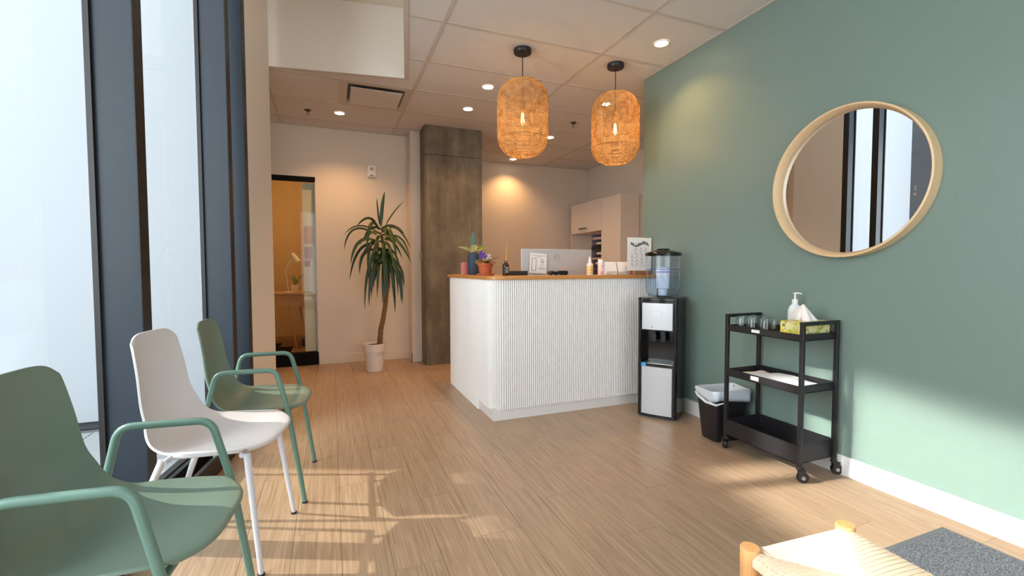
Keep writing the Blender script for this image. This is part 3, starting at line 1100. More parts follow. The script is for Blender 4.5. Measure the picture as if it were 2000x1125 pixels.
# local: +x = front, y = width
hw, hd = 0.145, 0.14
M_gb = mat('gloss_black_plastic', '#100f11', 0.12, var=0.02, spec=0.6)
M_sil = mat('satin_silver_plastic', '#cfd0d3', 0.32, 0.35, var=0.01)
cp = rrect(-hd, hd, -hw, hw, 0.022, (1, 1, 1, 1), 5)
part(MB().prism(cp, 0.015, 0.40), 'lower_body', M_gb, wc)
part(MB().prism(cp, 0.655, 0.885), 'upper_body', M_gb, wc)
m_ = MB()
m_.prism(clip(cp, -1, 0, -(hd - 0.10)), 0.40, 0.655)
m_.prism(clip(clip(cp, 0, -1, hw - 0.024), 1, 0, hd - 0.10), 0.40, 0.655)
m_.prism(clip(clip(cp, 0, 1, hw - 0.024), 1, 0, hd - 0.10), 0.40, 0.655)
part(m_, 'dispensing_bay', M_gb, wc)
part(MB().prism(rrect(-hd - .002, hd + .004, -hw - .003, hw + .003, 0.028, (1, 1, 1, 1), 5), 0.878, 0.902), 'top_rim', M_gb, wc, bevel=0.004)
part(MB().box(-hd + .01, hd - .01, -hw + .01, hw - .01, 0.0, 0.015), 'plinth', M_black, wc)


def curved(y0, y1, z0, z1, x, bulge=0.006, th=0.004):
    mb = MB()
    N = 10
    fr_, bk_ = [], []
    for k in range(N + 1):
        u = k / N
        y = y0 + (y1 - y0) * u
        fr_.append((x + bulge * (1 - (2 * u - 1) ** 2) + th, y))
        bk_.append((x - 0.001, y))
    mb.prism(fr_ + bk_[::-1], z0, z1)
    return mb


part(curved(-hw + .034, hw - .034, 0.028, 0.385, hd), 'lower_panel', M_sil, wc)
up_ = part(curved(-hw + .034, hw - .034, 0.665, 0.862, hd), 'upper_panel', M_sil, wc)
part(MB().box(hd + .0098, hd + .0115, -0.04, 0.035, 0.755, 0.80), 'name_plate', M_sil, up_, bevel=0.003)
part(MB().lathe([(0.005, 0), (0.004, 0.002)], 10, M=Matrix.Translation((hd + .009, -0.035, 0.685)) @ Matrix.Rotation(R(90), 4, 'Y')), 'indicator', mat('blue_led', '#3a9ad0', 0.3), up_)
part(MB().lathe([(0.005, 0), (0.004, 0.002)], 10, M=Matrix.Translation((hd + .009, 0.055, 0.685)) @ Matrix.Rotation(R(90), 4, 'Y')), 'indicator', mat('white_led', '#f2f2f2', 0.3), up_)
for yy in (-0.035, 0.035):
    part(MB().box(hd - 0.07, hd - 0.03, yy - 0.014, yy + 0.014, 0.625, 0.655).box(hd - 0.045, hd - 0.037, yy - .016, yy + .016, 0.57, 0.63), 'tap', mat('black_tap', '#28282b', 0.2), wc, bevel=0.002)
part(MB().box(hd - 0.098, hd - 0.012, -hw + .03, hw - .03, 0.402, 0.412), 'drip_tray', M_steel, wc, bevel=0.002)
part(MB().box(hd - .0, hd + .0035, -hw + .03, -hw + .066, 0.37 + .015, 0.40 + .013), 'blue_sticker', mat('sticker_blue', '#2a9ad6', 0.4), wc)
text('energy', 'sticker_writing', M_lam, wc, (hd + .0042, -hw + .048, 0.397), 0.009, (R(90), 0, R(90)))
# water bottle-dispenser on top: its own thing
wt = thing('water_tank', (2.35, 2.785, 0.903), 'clear blue-tinted filter tank with black lid on the cooler', 'water tank')
M_tank = glass('blue_tinted_plastic', (0.90, 0.93, 0.985, 1), 1.3, 0.02)
rt_ = 0.126
part(MB().lathe([(0.075, 0.004), (0.108, 0.010), (0.122, 0.035), (rt_, 0.07), (rt_, 0.315)], 40, cap1=False), 'tank_wall', M_tank, wt)
part(MB().lathe([(0.132, 0.310), (0.134, 0.330), (0.128, 0.336), (0.05, 0.356), (0.045, 0.366), (0.002, 0.368)], 40), 'lid', M_gb, wt, label='black domed lid')
part(MB().lathe([(0.124, 0.206), (0.124, 0.212), (0.118, 0.212), (0.118, 0.206), (0.124, 0.206)], 40, cap0=False, cap1=False), 'divider_ring', mat('blue_ring', '#5a63a8', 0.3), wt)
part(MB().lathe([(0.002, 0.232), (0.025, 0.232), (0.048, 0.214), (0.053, 0.205), (0.053, 0.17), (0.05, 0.165), (0.046, 0.065), (0.036, 0.06), (0.034, 0.012)], 32), 'filter_cartridge', mat('filter_white', '#e6e9f2', 0.35), wt)
part(MB().lathe([(0.054, 0.196), (0.054, 0.184)], 32, cap0=False, cap1=False), 'filter_band', mat('violet_band', '#8a86c4', 0.3), wt)
# ribs moulded in the tank
rbm = MB()
for k in range(10):
    a = 2 * PI * k / 10 + .2
    rbm.tube([((rt_ - .003) * math.cos(a), (rt_ - .003) * math.sin(a), 0.07), ((rt_ - .003) * math.cos(a), (rt_ - .003) * math.sin(a), 0.30)], 0.002, 5)
part(rbm, 'moulded_ribs', M_tank, wt)
part(MB().lathe([(0.07, 0.006), (0.105, 0.012), (0.119, 0.036), (0.123, 0.07), (0.123, 0.155), (0.001, 0.155)], 40, cap1=False), 'water', glass('water_tint', (0.90, 0.95, 0.985, 1), 0.8), wt)

# ------------------------------------------------------------------ waste bin
bn = thing('waste_bin', (2.385, 2.235, 0), 'black rectangular waste bin with a white liner bag by the green wall', 'bin', rz=R(-6))
M_bin = mat('matte_black_plastic', '#201f21', 0.4, bump=0.1, bscale=300)


def loft(levels, n=6, caps=(1, 0)):
    mb = MB()
    rings = []
    for (hx_, hy_, r_, z_) in levels:
        rings.append([(p[0], p[1], z_) for p in rrect(-hx_, hx_, -hy_, hy_, r_, (1, 1, 1, 1), n)])
    N = len(rings[0])
    vs = [p for r_ in rings for p in r_]
    fs = []
    for j in range(len(rings) - 1):
        for k in range(N):
            a, b = j * N + k, j * N + (k + 1) % N
            fs.append((a, b, b + N, a + N))
    if caps[0]:
        fs.append(tuple(range(N - 1, -1, -1)))
    if caps[1]:
        fs.append(tuple(range((len(rings) - 1) * N, len(rings) * N)))
    return mb.add(vs, fs)


part(loft([(0.105, 0.072, 0.03, 0), (0.110, 0.077, 0.032, 0.01), (0.142, 0.099, 0.036, 0.325), (0.1395, 0.0965, 0.035, 0.325), (0.107, 0.074, 0.03, 0.012), (0.02, 0.02, 0.01, 0.011)]), 'bucket', M_bin, bn)
bag = MB()
M_bag = mat('white_bin_liner', '#d3dae2', 0.30, var=0.03, trans=0.0)
lv = [(0.085, 0.05, 0.03, 0.10), (0.118, 0.075, 0.03, 0.22), (0.132, 0.089, 0.034, 0.315), (0.143, 0.100, 0.038, 0.336), (0.148, 0.106, 0.04, 0.325), (0.147, 0.105, 0.04, 0.295), (0.145, 0.102, 0.038, 0.272)]
b0 = loft(lv, caps=(1, 0))
nv = []
for (x, y, z) in b0.v:
    a = math.atan2(y * 1.3, x)
    k = 0.005 * math.sin(9 * a + z * 30) + 0.004 * math.sin(17 * a + z * 60)
    dz = (0.010 * math.sin(3 * a + 1) + 0.005 * math.sin(8 * a)) if z < 0.31 and z > .25 else 0.004 * math.sin(5 * a)
    nv.append((x * (1 + k / 0.14), y * (1 + k / 0.1), z + dz))
b0.v = nv
part(b0, 'liner_bag', M_bag, bn, smooth=80, solid=0.0015)
part(MB().tube([(-0.155, 0.07, 0.30), (-0.163, 0.03, 0.285), (-0.16, -0.04, 0.262), (-0.135, -0.105, 0.255), (-0.08, -0.118, 0.27)], [0.005, 0.008, 0.009, 0.008, 0.004], 6), 'bag_fold', M_bag, bn)

# ------------------------------------------------------------------ serving cart
ct = thing('serving_cart', (2.39, 1.845, 0), 'black three-tier metal cart on castors against the green wall', 'cart')
X0c, X1c, Y0c, Y1c = 2.245, 2.532, 1.595, 2.092
P_ = 0.020
for (x, y) in ((X0c, Y0c), (X1c - P_, Y0c), (X0c, Y1c - P_), (X1c - P_, Y1c - P_)):
    part(MB().box(x, x + P_, y, y + P_, 0.085, 0.820), 'post', M_black, ct, world=True, bevel=0.0015)
for y in (Y0c, Y1c - P_):
    part(MB().box(X0c, X1c, y, y + P_, 0.820, 0.840), 'handle_bar', M_black, ct, world=True, bevel=0.0015)


def tray(z0, z1, nm):
    m_ = MB()
    th = 0.003
    x0, x1, y0, y1 = X0c + 0.003, X1c - 0.003, Y0c + P_ - .004, Y1c - P_ + .004
    m_.box(x0, x1, y0, y1, z0, z0 + th)
    m_.box(x0, x0 + th, y0, y1, z0, z1)
    m_.box(x1 - th, x1, y0, y1, z0, z1)
    m_.box(x0, x1, y0, y0 + th, z0, z1)
    m_.box(x0, x1, y1 - th, y1, z0, z1)
    return part(m_, nm, M_black, ct, world=True, smooth=0)


TZ = (0.738, 0.462, 0.092)
for z0, z1 in ((TZ[0], 0.775), (TZ[1], 0.505), (TZ[2], 0.190)):
    tr_ = tray(z0, z1, 'tray')
    if z0 > 0.3:
        part(MB().box(X0c + 0.0012, X0c + 0.003, 1.853, 1.905, z0 + 0.012, z1 - 0.008), 'paper_tag', M_lam, tr_, world=True, smooth=0, label='small blank white tag')
M_rub = mat('black_castor_wheel', '#161616', 0.45)
for (x, y, a) in ((X0c + .01, Y0c + .01, -40), (X1c - .01, Y0c + .01, -35), (X0c + .01, Y1c - .01, 60), (X1c - .01, Y1c - .01, 60)):
    cs = link('castor', MB().lathe([(0.013, 0.066), (0.013, 0.085)], 14).box(-0.004, 0.026, -0.017, -0.0135, 0.026, 0.072).box(-0.004, 0.026, 0.0135, 0.017, 0.026, 0.072).box(-0.012, 0.022, -0.017, 0.017, 0.064, 0.068).mesh('castor', M_black), ct, (x - 2.39, y - 1.845, 0), (0, 0, R(a)))
    part(MB().lathe([(0.012, -0.011), (0.026, -0.011), (0.0285, -0.008), (0.0285, 0.008), (0.026, 0.011), (0.012, 0.011)], 24, M=Matrix.Translation((0.016, 0, 0.0285)) @ Matrix.Rotation(R(90), 4, 'X')), 'wheel', M_rub, cs)
    part(MB().lathe([(0.010, -0.0185), (0.010, 0.0185)], 12, M=Matrix.Translation((0.016, 0, 0.0285)) @ Matrix.Rotation(R(90), 4, 'X')), 'hub', M_steel, cs)

# upturned tumblers on the top tray
gz = TZ[0] + 0.003
gl_ = thing('glass_tumbler', (2.305, 2.025, gz), 'upturned clear glass at the far end of the top tray row', 'glass', group='upturned glasses on the cart')
part(MB().lathe([(0.0375, 0.0), (0.0375, 0.004), (0.031, 0.078), (0.031, 0.092), (0.001, 0.092)], 28, cap0=False, cap1=False), 'outer_wall', M_tumbler, gl_)
part(MB().lathe([(0.0355, 0.0), (0.0290, 0.078), (0.001, 0.080)], 28, cap0=False, cap1=False), 'inner_wall', M_tumbler, gl_)
part(MB().lathe([(0.0355, 0.0002), (0.0375, 0.0002)], 28, cap0=False, cap1=False), 'rim', M_tumbler, gl_)
for (x, y, lb) in ((2.385, 2.03, 'upturned clear glass behind the far end glass, near the wall'), (2.30, 1.941, 'upturned clear glass second from the far end in the front row'),
                   (2.385, 1.946, 'upturned clear glass second from the far end in the back row'), (2.30, 1.857, 'upturned clear glass third in the front row, near the tissue box'),
                   (2.385, 1.862, 'upturned clear glass in the back row nearest the soap bottle'), (2.30, 1.792, 'upturned clear glass right beside the tissue box')):
    if y < 1.80:
        continue
    c = copy_tree(gl_)
    c.location = (x, y, gz)
    c['label'] = lb


# tissue box
def floral():
    m = bpy.data.materials.new('yellow_floral_card')
    m.use_nodes = True
    nt, b = nodes_of(m)
    L = nt.links.new
    tc = nt.nodes.new('ShaderNodeTexCoord')
    v = nt.nodes.new('ShaderNodeTexVoronoi')
    v.inputs['Scale'].default_value = 34
    L(tc.outputs['Object'], v.inputs['Vector'])
    cr = nt.nodes.new('ShaderNodeValToRGB')
    cr.color_ramp.interpolation = 'CONSTANT'
    e = cr.color_ramp.elements
    e[0].color = hexc('#e9dd9a')
    e[1].position = 0.35
    e[1].color = hexc('#e4c63f')
    cr.color_ramp.elements.new(0.6).color = hexc('#c9cf6a')
    cr.color_ramp.elements.new(0.8).color = hexc('#efe9c0')
    sp = nt.nodes.new('ShaderNodeSeparateColor')
    L(v.outputs['Color'], sp.inputs[0])
    L(sp.outputs[0], cr.inputs[0])
    v2 = nt.nodes.new('ShaderNodeTexVoronoi')
    v2.inputs['Scale'].default_value = 21
    L(tc.outputs['Object'], v2.inputs['Vector'])
    ms_ = nt.nodes.new('ShaderNodeMath')
    ms_.operation = 'SUBTRACT'
    L(v2.outputs['Distance'], ms_.inputs[0])
    ms_.inputs[1].default_value = 0.50
    ab = nt.nodes.new('ShaderNodeMath')
    ab.operation = 'ABSOLUTE'
    L(ms_.outputs[0], ab.inputs[0])
    lt_ = nt.nodes.new('ShaderNodeMath')
    lt_.operation = 'LESS_THAN'
    L(ab.outputs[0], lt_.inputs[0])
    lt_.inputs[1].default_value = 0.03
    mx = nt.nodes.new('ShaderNodeMix')
    mx.data_type = 'RGBA'
    L(lt_.outputs[0], mx.inputs[0])
    L(cr.outputs[0], mx.inputs[6])
    mx.inputs[7].default_value = hexc('#7c8f5c')
    L(mx.outputs[2], b.inputs['Base Color'])
    b.inputs['Roughness'].default_value = 0.5
    return m


tbx = thing('tissue_box', (2.39, 1.69, gz), 'yellow and green patterned tissue box on the top tray', 'tissue box')
part(MB().box(-0.115, 0.115, -0.058, 0.058, 0.0, 0.095), 'carton', floral(), tbx, bevel=0.0015)
part(MB().lathe([(0.045, 0.0), (0.045, 0.001)], 24, c=(0, 0, 0.0948)), 'opening', mat('carton_slot', '#cfcabf', 0.6), tbx)
ts = MB()


def tis(u, v):
    a = v * 2 * PI
    r_ = 0.042 * (1 - u) ** 0.75 * (1 + 0.35 * math.cos(3 * a + 1.5) * (1 - u))
    return (r_ * math.cos(a) * 0.9 - 0.01 * u + 0.006, r_ * math.sin(a) * 1.25 + 0.012 * u, 0.095 + 0.088 * u)


ts.grid(tis, 10, 36)
part(ts, 'tissue', mat('tissue_white', '#f6f1ec', 0.8), tbx, smooth=60)
part(MB().add([(-0.045, 0.052, 0.135), (-0.04, 0.03, 0.096), (-0.038, 0.0, 0.094), (0.0, 0.0, 0.178), (-0.005, 0.012, 0.182)], [(0, 1, 2, 3, 4)]), 'tissue_flap', mat('tissue_flap_white', '#f6f1ec', 0.8), tbx, solid=0.001)
# soap bottle
sb = thing('soap_bottle', (2.474, 1.812, gz), 'white pump soap bottle behind the tissue box', 'bottle', rz=R(-125))
M_soap = mat('soap_white', '#e9eef2', 0.3)
part(MB().lathe([(0.031, 0.0), (0.034, 0.006), (0.034, 0.12), (0.033, 0.14), (0.024, 0.163), (0.014, 0.171), (0.013, 0.176)], 28, M=Matrix.Diagonal((0.8, 1.05, 1.0, 1))), 'body', M_soap, sb)
part(MB().lathe([(0.0155, 0.174), (0.0155, 0.196), (0.012, 0.2)], 20), 'collar', M_lam, sb)
part(MB().tube([(0, 0, 0.198), (0, 0, 0.232)], 0.005, 10).box(-0.014, 0.008, -0.007, 0.007, 0.230, 0.237).tube([(-0.01, 0.0, 0.234), (0.0, 0.012, 0.236), (0.0, 0.034, 0.231)], 0.004, 8), 'pump', M_lam, sb)
M_navy = mat('navy_print', '#23285c', 0.5)
lb_ = MB()
for k in range(12):
    pass
part(MB().lathe([(0.004, 0), (0.009, 0), (0.009, 0.0006), (0.004, 0.0006)], 20, M=Matrix.Translation((0.0272, 0.004, 0.108)) @ Matrix.Rotation(R(90), 4, 'Y') @ Matrix.Diagonal((0.7, 1, 1, 1)), cap0=False), 'emblem', M_navy, sb, label='small navy oval emblem')
text('de', 'writing', mat('blue_print', '#3f6fb5', 0.5), sb, (0.0276, 0.004, 0.082), 0.024, (R(90), 0, R(90)))
part(MB().box(0.0268, 0.0276, -0.013, 0.015, 0.030, 0.032).box(0.0268, 0.0276, -0.013, 0.015, 0.045, 0.047).box(0.0268, 0.0276, -0.013, 0.015, 0.038, 0.0395), 'label_lines', mat('pale_blue_print', '#a9c3dc', 0.5), sb)

# papers on the middle tray
M_pap = mat('white_paper', '#f3f1ee', 0.8)


def towel(u, v):
    x = -0.118 + 0.220 * u
    y = -0.185 + 0.40 * v
    z = 0.006 + 0.020 * (1 - abs(2 * v - 1) ** 4) * (0.6 + 0.4 * math.sin(9 * v + 4 * u)) + 0.004 * math.sin(23 * v) * math.sin(7 * u + 2) + 0.004
    return (x + 0.006 * math.sin(14 * v), y + 0.012 * u, max(z, 0.0006))


tw = part(MB().grid(towel, 12, 28), 'paper_towels', M_pap, None, loc=(2.39, 1.83, TZ[1] + 0.0035), solid=0.0012)
tag(tw, 'crumpled white paper towels spread on the middle tray', 'paper')

# ------------------------------------------------------------------ chairs
def shell_fn(tall=True):
    # side profile (x, z), half width, edge lift, forward wrap
    P = [(0.219, 0.440, 0.184, 0.000, -0.060), (0.227, 0.446, 0.196, 0.000, -0.062), (0.218, 0.453, 0.210, 0.002, -0.055), (0.165, 0.454, 0.224, 0.007, -0.022), (0.060, 0.444, 0.236, 0.020, 0), (-0.04, 0.433, 0.238, 0.033, 0),
         (-0.092, 0.431, 0.232, 0.036, 0.002), (-0.144, 0.448, 0.221, 0.038, 0.012), (-0.184, 0.490, 0.206, 0.028, 0.028), (-0.208, 0.550, 0.187, 0.014, 0.038), (-0.224, 0.620, 0.172, 0.0, 0.036), (-0.230, 0.720, 0.160, 0.0, 0.028),
         (-0.236, 0.800, 0.151, -0.003, 0.02), (-0.239, 0.845, 0.146, -0.016, 0.015), (-0.240, 0.868, 0.142, -0.034, 0.010)]

    def fn(u, v):
        f = u * (len(P) - 1)
        i = min(int(f), len(P) - 2)
        q = f - i
        # Catmull-Rom
        p0, p1, p2, p3 = P[max(i - 1, 0)], P[i], P[i + 1], P[min(i + 2, len(P) - 1)]
        c = [0.5 * ((2 * b) + (-a + c_) * q + (2 * a - 5 * b + 4 * c_ - d) * q * q + (-a + 3 * b - 3 * c_ + d) * q ** 3) for a, b, c_, d in zip(p0, p1, p2, p3)]
        s = 2 * v - 1
        return (c[0] + c[4] * abs(s) ** (2.4 if c[4] > 0 else 4.0), c[2] * s, c[1] + c[3] * abs(s) ** (2.2 if c[3] > 0 else 5.2))
    return fn


M_cg = mat('sage_green_plastic', '#758a7b', 0.38, bump=0.15, bscale=700, var=0.015)
M_cgm = mat('sage_green_metal', '#6b8b7e', 0.35, var=0.02)
M_cw = mat('white_plastic', '#dfdbdc', 0.42, bump=0.15, bscale=700, var=0.01)
M_cwm = mat('white_metal', '#dddfe6', 0.35, var=0.01)


def bend(pts, r, n=5):
    out = [Vector(pts[0])]
    for i in range(1, len(pts) - 1):
        p, a, b = Vector(pts[i]), Vector(pts[i - 1]), Vector(pts[i + 1])
        d0, d1 = (a - p).normalized(), (b - p).normalized()
        s0, s1 = p + d0 * r, p + d1 * r
        for k in range(n + 1):
            u = k / n
            out.append(s0 * (1 - u) ** 2 + p * 2 * u * (1 - u) + s1 * u * u)
    out.append(Vector(pts[-1]))
    return out


def make_chair(name, loc, rz, label, arms, mp_, mm_):
    t = thing(name, loc, label, 'chair', rz, 'chairs along the windows')
    o = part(MB().grid(shell_fn(), 56, 28), 'seat_shell', mp_, t, smooth=80, loc=(0 if arms else 0.014, 0, 0.004 if arms else 0.016))
    s_ = o.modifiers.new('s', 'SOLIDIFY')
    s_.thickness = 0.0075
    s_.offset = 0
    b_ = o.modifiers.new('b', 'BEVEL')
    b_.width = 0.003
    b_.segments = 2
    b_.limit_method = 'ANGLE'
    b_.angle_limit = R(50)
    rt = 0.0115
    for s in (-1, 1):
        if arms:
            path = bend([(0.222, s * 0.243, 0.0), (0.158, s * 0.238, 0.45), (0.108, s * 0.232, 0.648), (-0.135, s * 0.232, 0.648), (-0.178, s * 0.238, 0.47), (-0.300, s * 0.243, 0.0)], 0.040, 6)
            part(MB().tube(path, rt, 12), 'arm_frame', mm_, t)
        else:
            part(MB().tube([(0.217, s * 0.216, 0.0), (0.165, s * 0.175, 0.444)], [0.0085, 0.0130], 12), 'leg', mm_, t)
            part(MB().tube([(-0.285, s * 0.216, 0.0), (-0.115, s * 0.165, 0.436)], [0.0085, 0.0130], 12), 'leg', mm_, t)
        for xx in ((0.222, -0.300) if arms else (0.217, -0.285)):
            part(MB().lathe([(0.0125, 0.0), (0.0125, 0.008)], 12, c=(xx - (.001 if xx > 0 else -.001), s * (0.243 if arms else 0.216), 0)), 'foot_glide', M_black, t)
    um = MB()
    zz = 0.420 if arms else 0.434
    hw_ = 0.2385 if arms else 0.17
    um.tube([(0.145, -hw_, zz), (0.145, hw_, zz)], 0.010, 10)
    um.tube([(-0.11, -hw_, zz - .008), (-0.11, hw_, zz - .008)], 0.010, 10)
    um.tube([(0.145, 0.12, zz), (-0.11, 0.12, zz - .008)], 0.009, 10)
    um.tube([(0.145, -0.12, zz), (-0.11, -0.12, zz - .008)], 0.009, 10)
    part(um, 'under_frame', mm_, t)
    return t


make_chair('armchair', (-0.345, 2.602, 0), R(-3.2), 'sage green armchair with tube arms, farthest from the camera', True, M_cg, M_cgm)
make_chair('side_chair', (-0.431, 2.088, 0), R(-10.5), 'white plastic chair without arms between two green ones', False, M_cw, M_cwm)
make_chair('armchair', (-0.490, 1.430, 0), R(-6.0), 'sage green armchair with tube arms, nearest at lower left', True, M_cg, M_cgm)

# ------------------------------------------------------------------ yucca
yc = thing('potted_yucca', (0.425, 5.17, 0), 'tall cane yucca in a white pot by the back wall', 'plant')
M_pot = mat('white_plastic_pot', '#e4dcd4', 0.45)
part(MB().lathe([(0.088, 0.0), (0.092, 0.004), (0.106, 0.215), (0.119, 0.217), (0.121, 0.300), (0.118, 0.304), (0.112, 0.300), (0.102, 0.28), (0.001, 0.275)], 36), 'pot', M_pot, yc, smooth=30)
part(MB().lathe([(0.001, 0.284), (0.10, 0.281)], 24, cap0=False, cap1=False), 'soil', mat('potting_soil', '#3b2d22', 0.95, bump=1.0, bscale=90, var=0.4), yc)


def bark():
    m = mat('cane_bark', '#7a5f3c', 0.8, bump=0.6, bscale=60, var=0.3)
    return m


def YX(u):
    return (0.5125 + (u - 245) * 0.00182) - 0.425


def YZ(v):
    return 1.967 - (v - 40) * 0.0019


tr = [(YX(228), 0.0, 0.27), (YX(236), 0, YZ(840)), (YX(252), 0, YZ(770)), (YX(266), 0, YZ(690)), (YX(277), 0, YZ(600)), (YX(279), 0, YZ(540)), (YX(272), 0, YZ(460)), (YX(258), 0, YZ(360)), (YX(248), 0, YZ(270))]
tk = MB()
pts, rad = [], []
for i in range(len(tr) - 1):
    for k in range(6):
        u = k / 6
        pts.append(Vector(tr[i]).lerp(Vector(tr[i + 1]), u))
        base = 0.030 - 0.0021 * (i + u)
        rad.append(base * (1.06 if (i * 6 + k) % 2 else 0.94))
part(tk.tube(pts, rad, 12), 'trunk', bark(), yc)


def leafmat():
    m = bpy.data.materials.new('yucca_leaf')
    m.use_nodes = True
    nt, b = nodes_of(m)
    oi = nt.nodes.new('ShaderNodeObjectInfo')
    cr = nt.nodes.new('ShaderNodeValToRGB')
    cr.color_ramp.elements[0].color = hexc('#16280f')
    cr.color_ramp.elements[1].color = hexc('#35521e')
    nt.links.new(oi.outputs['Random'], cr.inputs[0])
    nt.links.new(cr.outputs[0], b.inputs['Base Color'])
    b.inputs['Roughness'].default_value = 0.42
    return m


M_yl = leafmat()


def strap(b, c, t, w, name='leaf', root=yc, m=M_yl):
    """arching strap leaf along a quadratic curve, with a shallow fold"""
    b, c, t = Vector(b), Vector(c), Vector(t)
    N = 12
    mb = MB()
    vs, fs = [], []
    for i in range(N + 1):
        u = i / N
        p = b * (1 - u) ** 2 + c * 2 * u * (1 - u) + t * u * u
        d = ((c - b) * (1 - u) + (t - c) * u).normalized()
        side = d.cross(Vector((0.25 * (t.x - b.x), -1.0 if abs(d.y) < .9 else 0, 0.35))).normalized()
        up = side.cross(d)
        ww = w * (0.45 + 0.55 * min(1, u * 4)) * (1 - u ** 4) ** 0.8
        ww = max(ww, 0.0008)
        vs += [p - side * ww + up * ww * 0.25, p, p + side * ww + up * ww * 0.25]
    for i in range(N):
        a = i * 3
        fs += [(a, a + 1, a + 4, a + 3), (a + 1, a + 2, a + 5, a + 4)]
    mb.add(vs, fs)
    return part(mb, name, m, root, smooth=60)


L1 = [((245, 240), (250, 130), (270, 40), .020, 0), ((238, 230), (225, 150), (221, 82), .009, -.05), ((270, 240), (310, 160), (388, 83), .008, .05),
      ((225, 245), (180, 150), (103, 250), .016, -.08), ((235, 260), (170, 150), (155, 395), .020, -.16), ((230, 275), (110, 195), (38, 290), .009, .06),
      ((220, 290), (60, 190), (33, 383), .013, -.05), ((225, 330), (95, 270), (67, 460), .019, -.10), ((225, 345), (100, 310), (63, 548), .016, .05),
      ((230, 340), (160, 300), (160, 505), .018, -.16), ((225, 380), (120, 350), (120, 515), .019, .04), ((255, 250), (300, 220), (325, 440), .022, -.18),
      ((262, 265), (350, 190), (423, 360), .013, .05), ((265, 300), (390, 250), (423, 420), .011, .1), ((270, 310), (340, 280), (418, 452), .020, -.08),
      ((225, 300), (212, 350), (222, 408), .020, -.12), ((250, 300), (260, 330), (245, 470), .022, -.16), ((255, 330), (300, 320), (310, 520), .018, -.14)]
for b, c, t_, w_, yo in L1:
    strap((YX(b[0]), 0, YZ(b[1])), (YX(c[0]), yo * .8, YZ(c[1])), (YX(t_[0]), yo, YZ(t_[1])), w_)
for k in range(12):
    a = k * 2.4
    z0 = 250 + 9 * k
    strap((YX(249), 0, YZ(z0)), (YX(249) + 0.13 * math.cos(a), 0.13 * math.sin(a) - .03, YZ(z0 - 40)), (YX(249) + 0.24 * math.cos(a), 0.20 * math.sin(a) - .03, YZ(z0 + 30 + 9 * k)), 0.016)
low = [(165, 520), (147, 720), (165, 695), (190, 668), (215, 650), (240, 690), (228, 600), (305, 650), (332, 755), (320, 680), (345, 680), (372, 700), (355, 640), (300, 560), (265, 690),
       (250, 640), (200, 600), (180, 640), (315, 600), (340, 600), (362, 590), (172, 600), (255, 560), (212, 560), (290, 620), (328, 640), (190, 560), (270, 600)]
for k, (u, v) in enumerate(low):
    bu = 262 + (u - 255) * 0.06
    bv = 370 + (k * 37 % 110)
    yo = (-0.17, 0.05, -0.10, 0.12, -0.05)[k % 5]
    strap((YX(bu), 0, YZ(bv)), (YX(u + (6 if u < 255 else -4)), yo, YZ(bv + 5 - abs(u - 255) * .35)), (YX(u), yo * 1.15, YZ(v)), 0.0135 + 0.004 * (k % 3))

# ------------------------------------------------------------------ on the counter
def topplace(px, y):
    a = YAW + math.atan((px - 1000) / 884.43)
    return y * math.tan(a)


cd = thing('ribbed_vase', (topplace(907, 4.0), 4.0, CT), 'dusty pink ribbed cylinder vase at the left end of the counter', 'vase')
cm = MB()
N_ = 28
cm.lathe([(0.030, 0.0), (0.030, 0.108), (0.026, 0.112), (0.022, 0.108)], 28)
part(cm, 'body', mat('dusty_pink_ceramic', '#c4766d', 0.45), cd)
rb_ = MB()
for k in range(18):
    a = 2 * PI * k / 18
    rb_.tube([(0.0295 * math.cos(a), 0.0295 * math.sin(a), 0.003), (0.0295 * math.cos(a), 0.0295 * math.sin(a), 0.106)], 0.003, 5)
part(rb_, 'ribs', mat('dusty_pink_rib', '#c98076', 0.45), cd)
vp = thing('rubber_plant', (topplace(925, 3.85), 3.85, CT), 'young rubber plant in a matte navy vase on the counter', 'plant')
part(MB().lathe([(0.044, 0.0), (0.049, 0.006), (0.050, 0.16), (0.046, 0.185), (0.036, 0.193), (0.032, 0.188), (0.03, 0.16), (0.001, 0.15)], 32), 'vase', mat('navy_ceramic', '#34465a', 0.6), vp)
part(MB().tube([(0, 0, 0.15), (0.004, 0, 0.25), (0.0, 0, 0.31)], 0.004, 8), 'stem', mat('green_stem', '#6c7a48', 0.5), vp)


def oval(b, d, L, w, up, m, root, name='leaf', curl=0.1, tip=0.7):
    b, d = Vector(b), Vector(d).normalized()
    up = Vector(up)
    s_ = d.cross(up).normalized()
    n_ = s_.cross(d)
    vs, fs = [], []
    N = 10
    for i in range(N + 1):
        u = i / N
        p = b + d * (L * u) - n_ * (curl * L * u * u)
        ww = w * math.sin(PI * min(1, u ** 0.8 * .96 + .02)) ** tip
        vs += [p - s_ * ww + n_ * ww * .25, p, p + s_ * ww + n_ * ww * .25]
    for i in range(N):
        a = i * 3
        fs += [(a, a + 1, a + 4, a + 3), (a + 1, a + 2, a + 5, a + 4)]
    return part(MB().add(vs, fs), name, m, root, smooth=70)


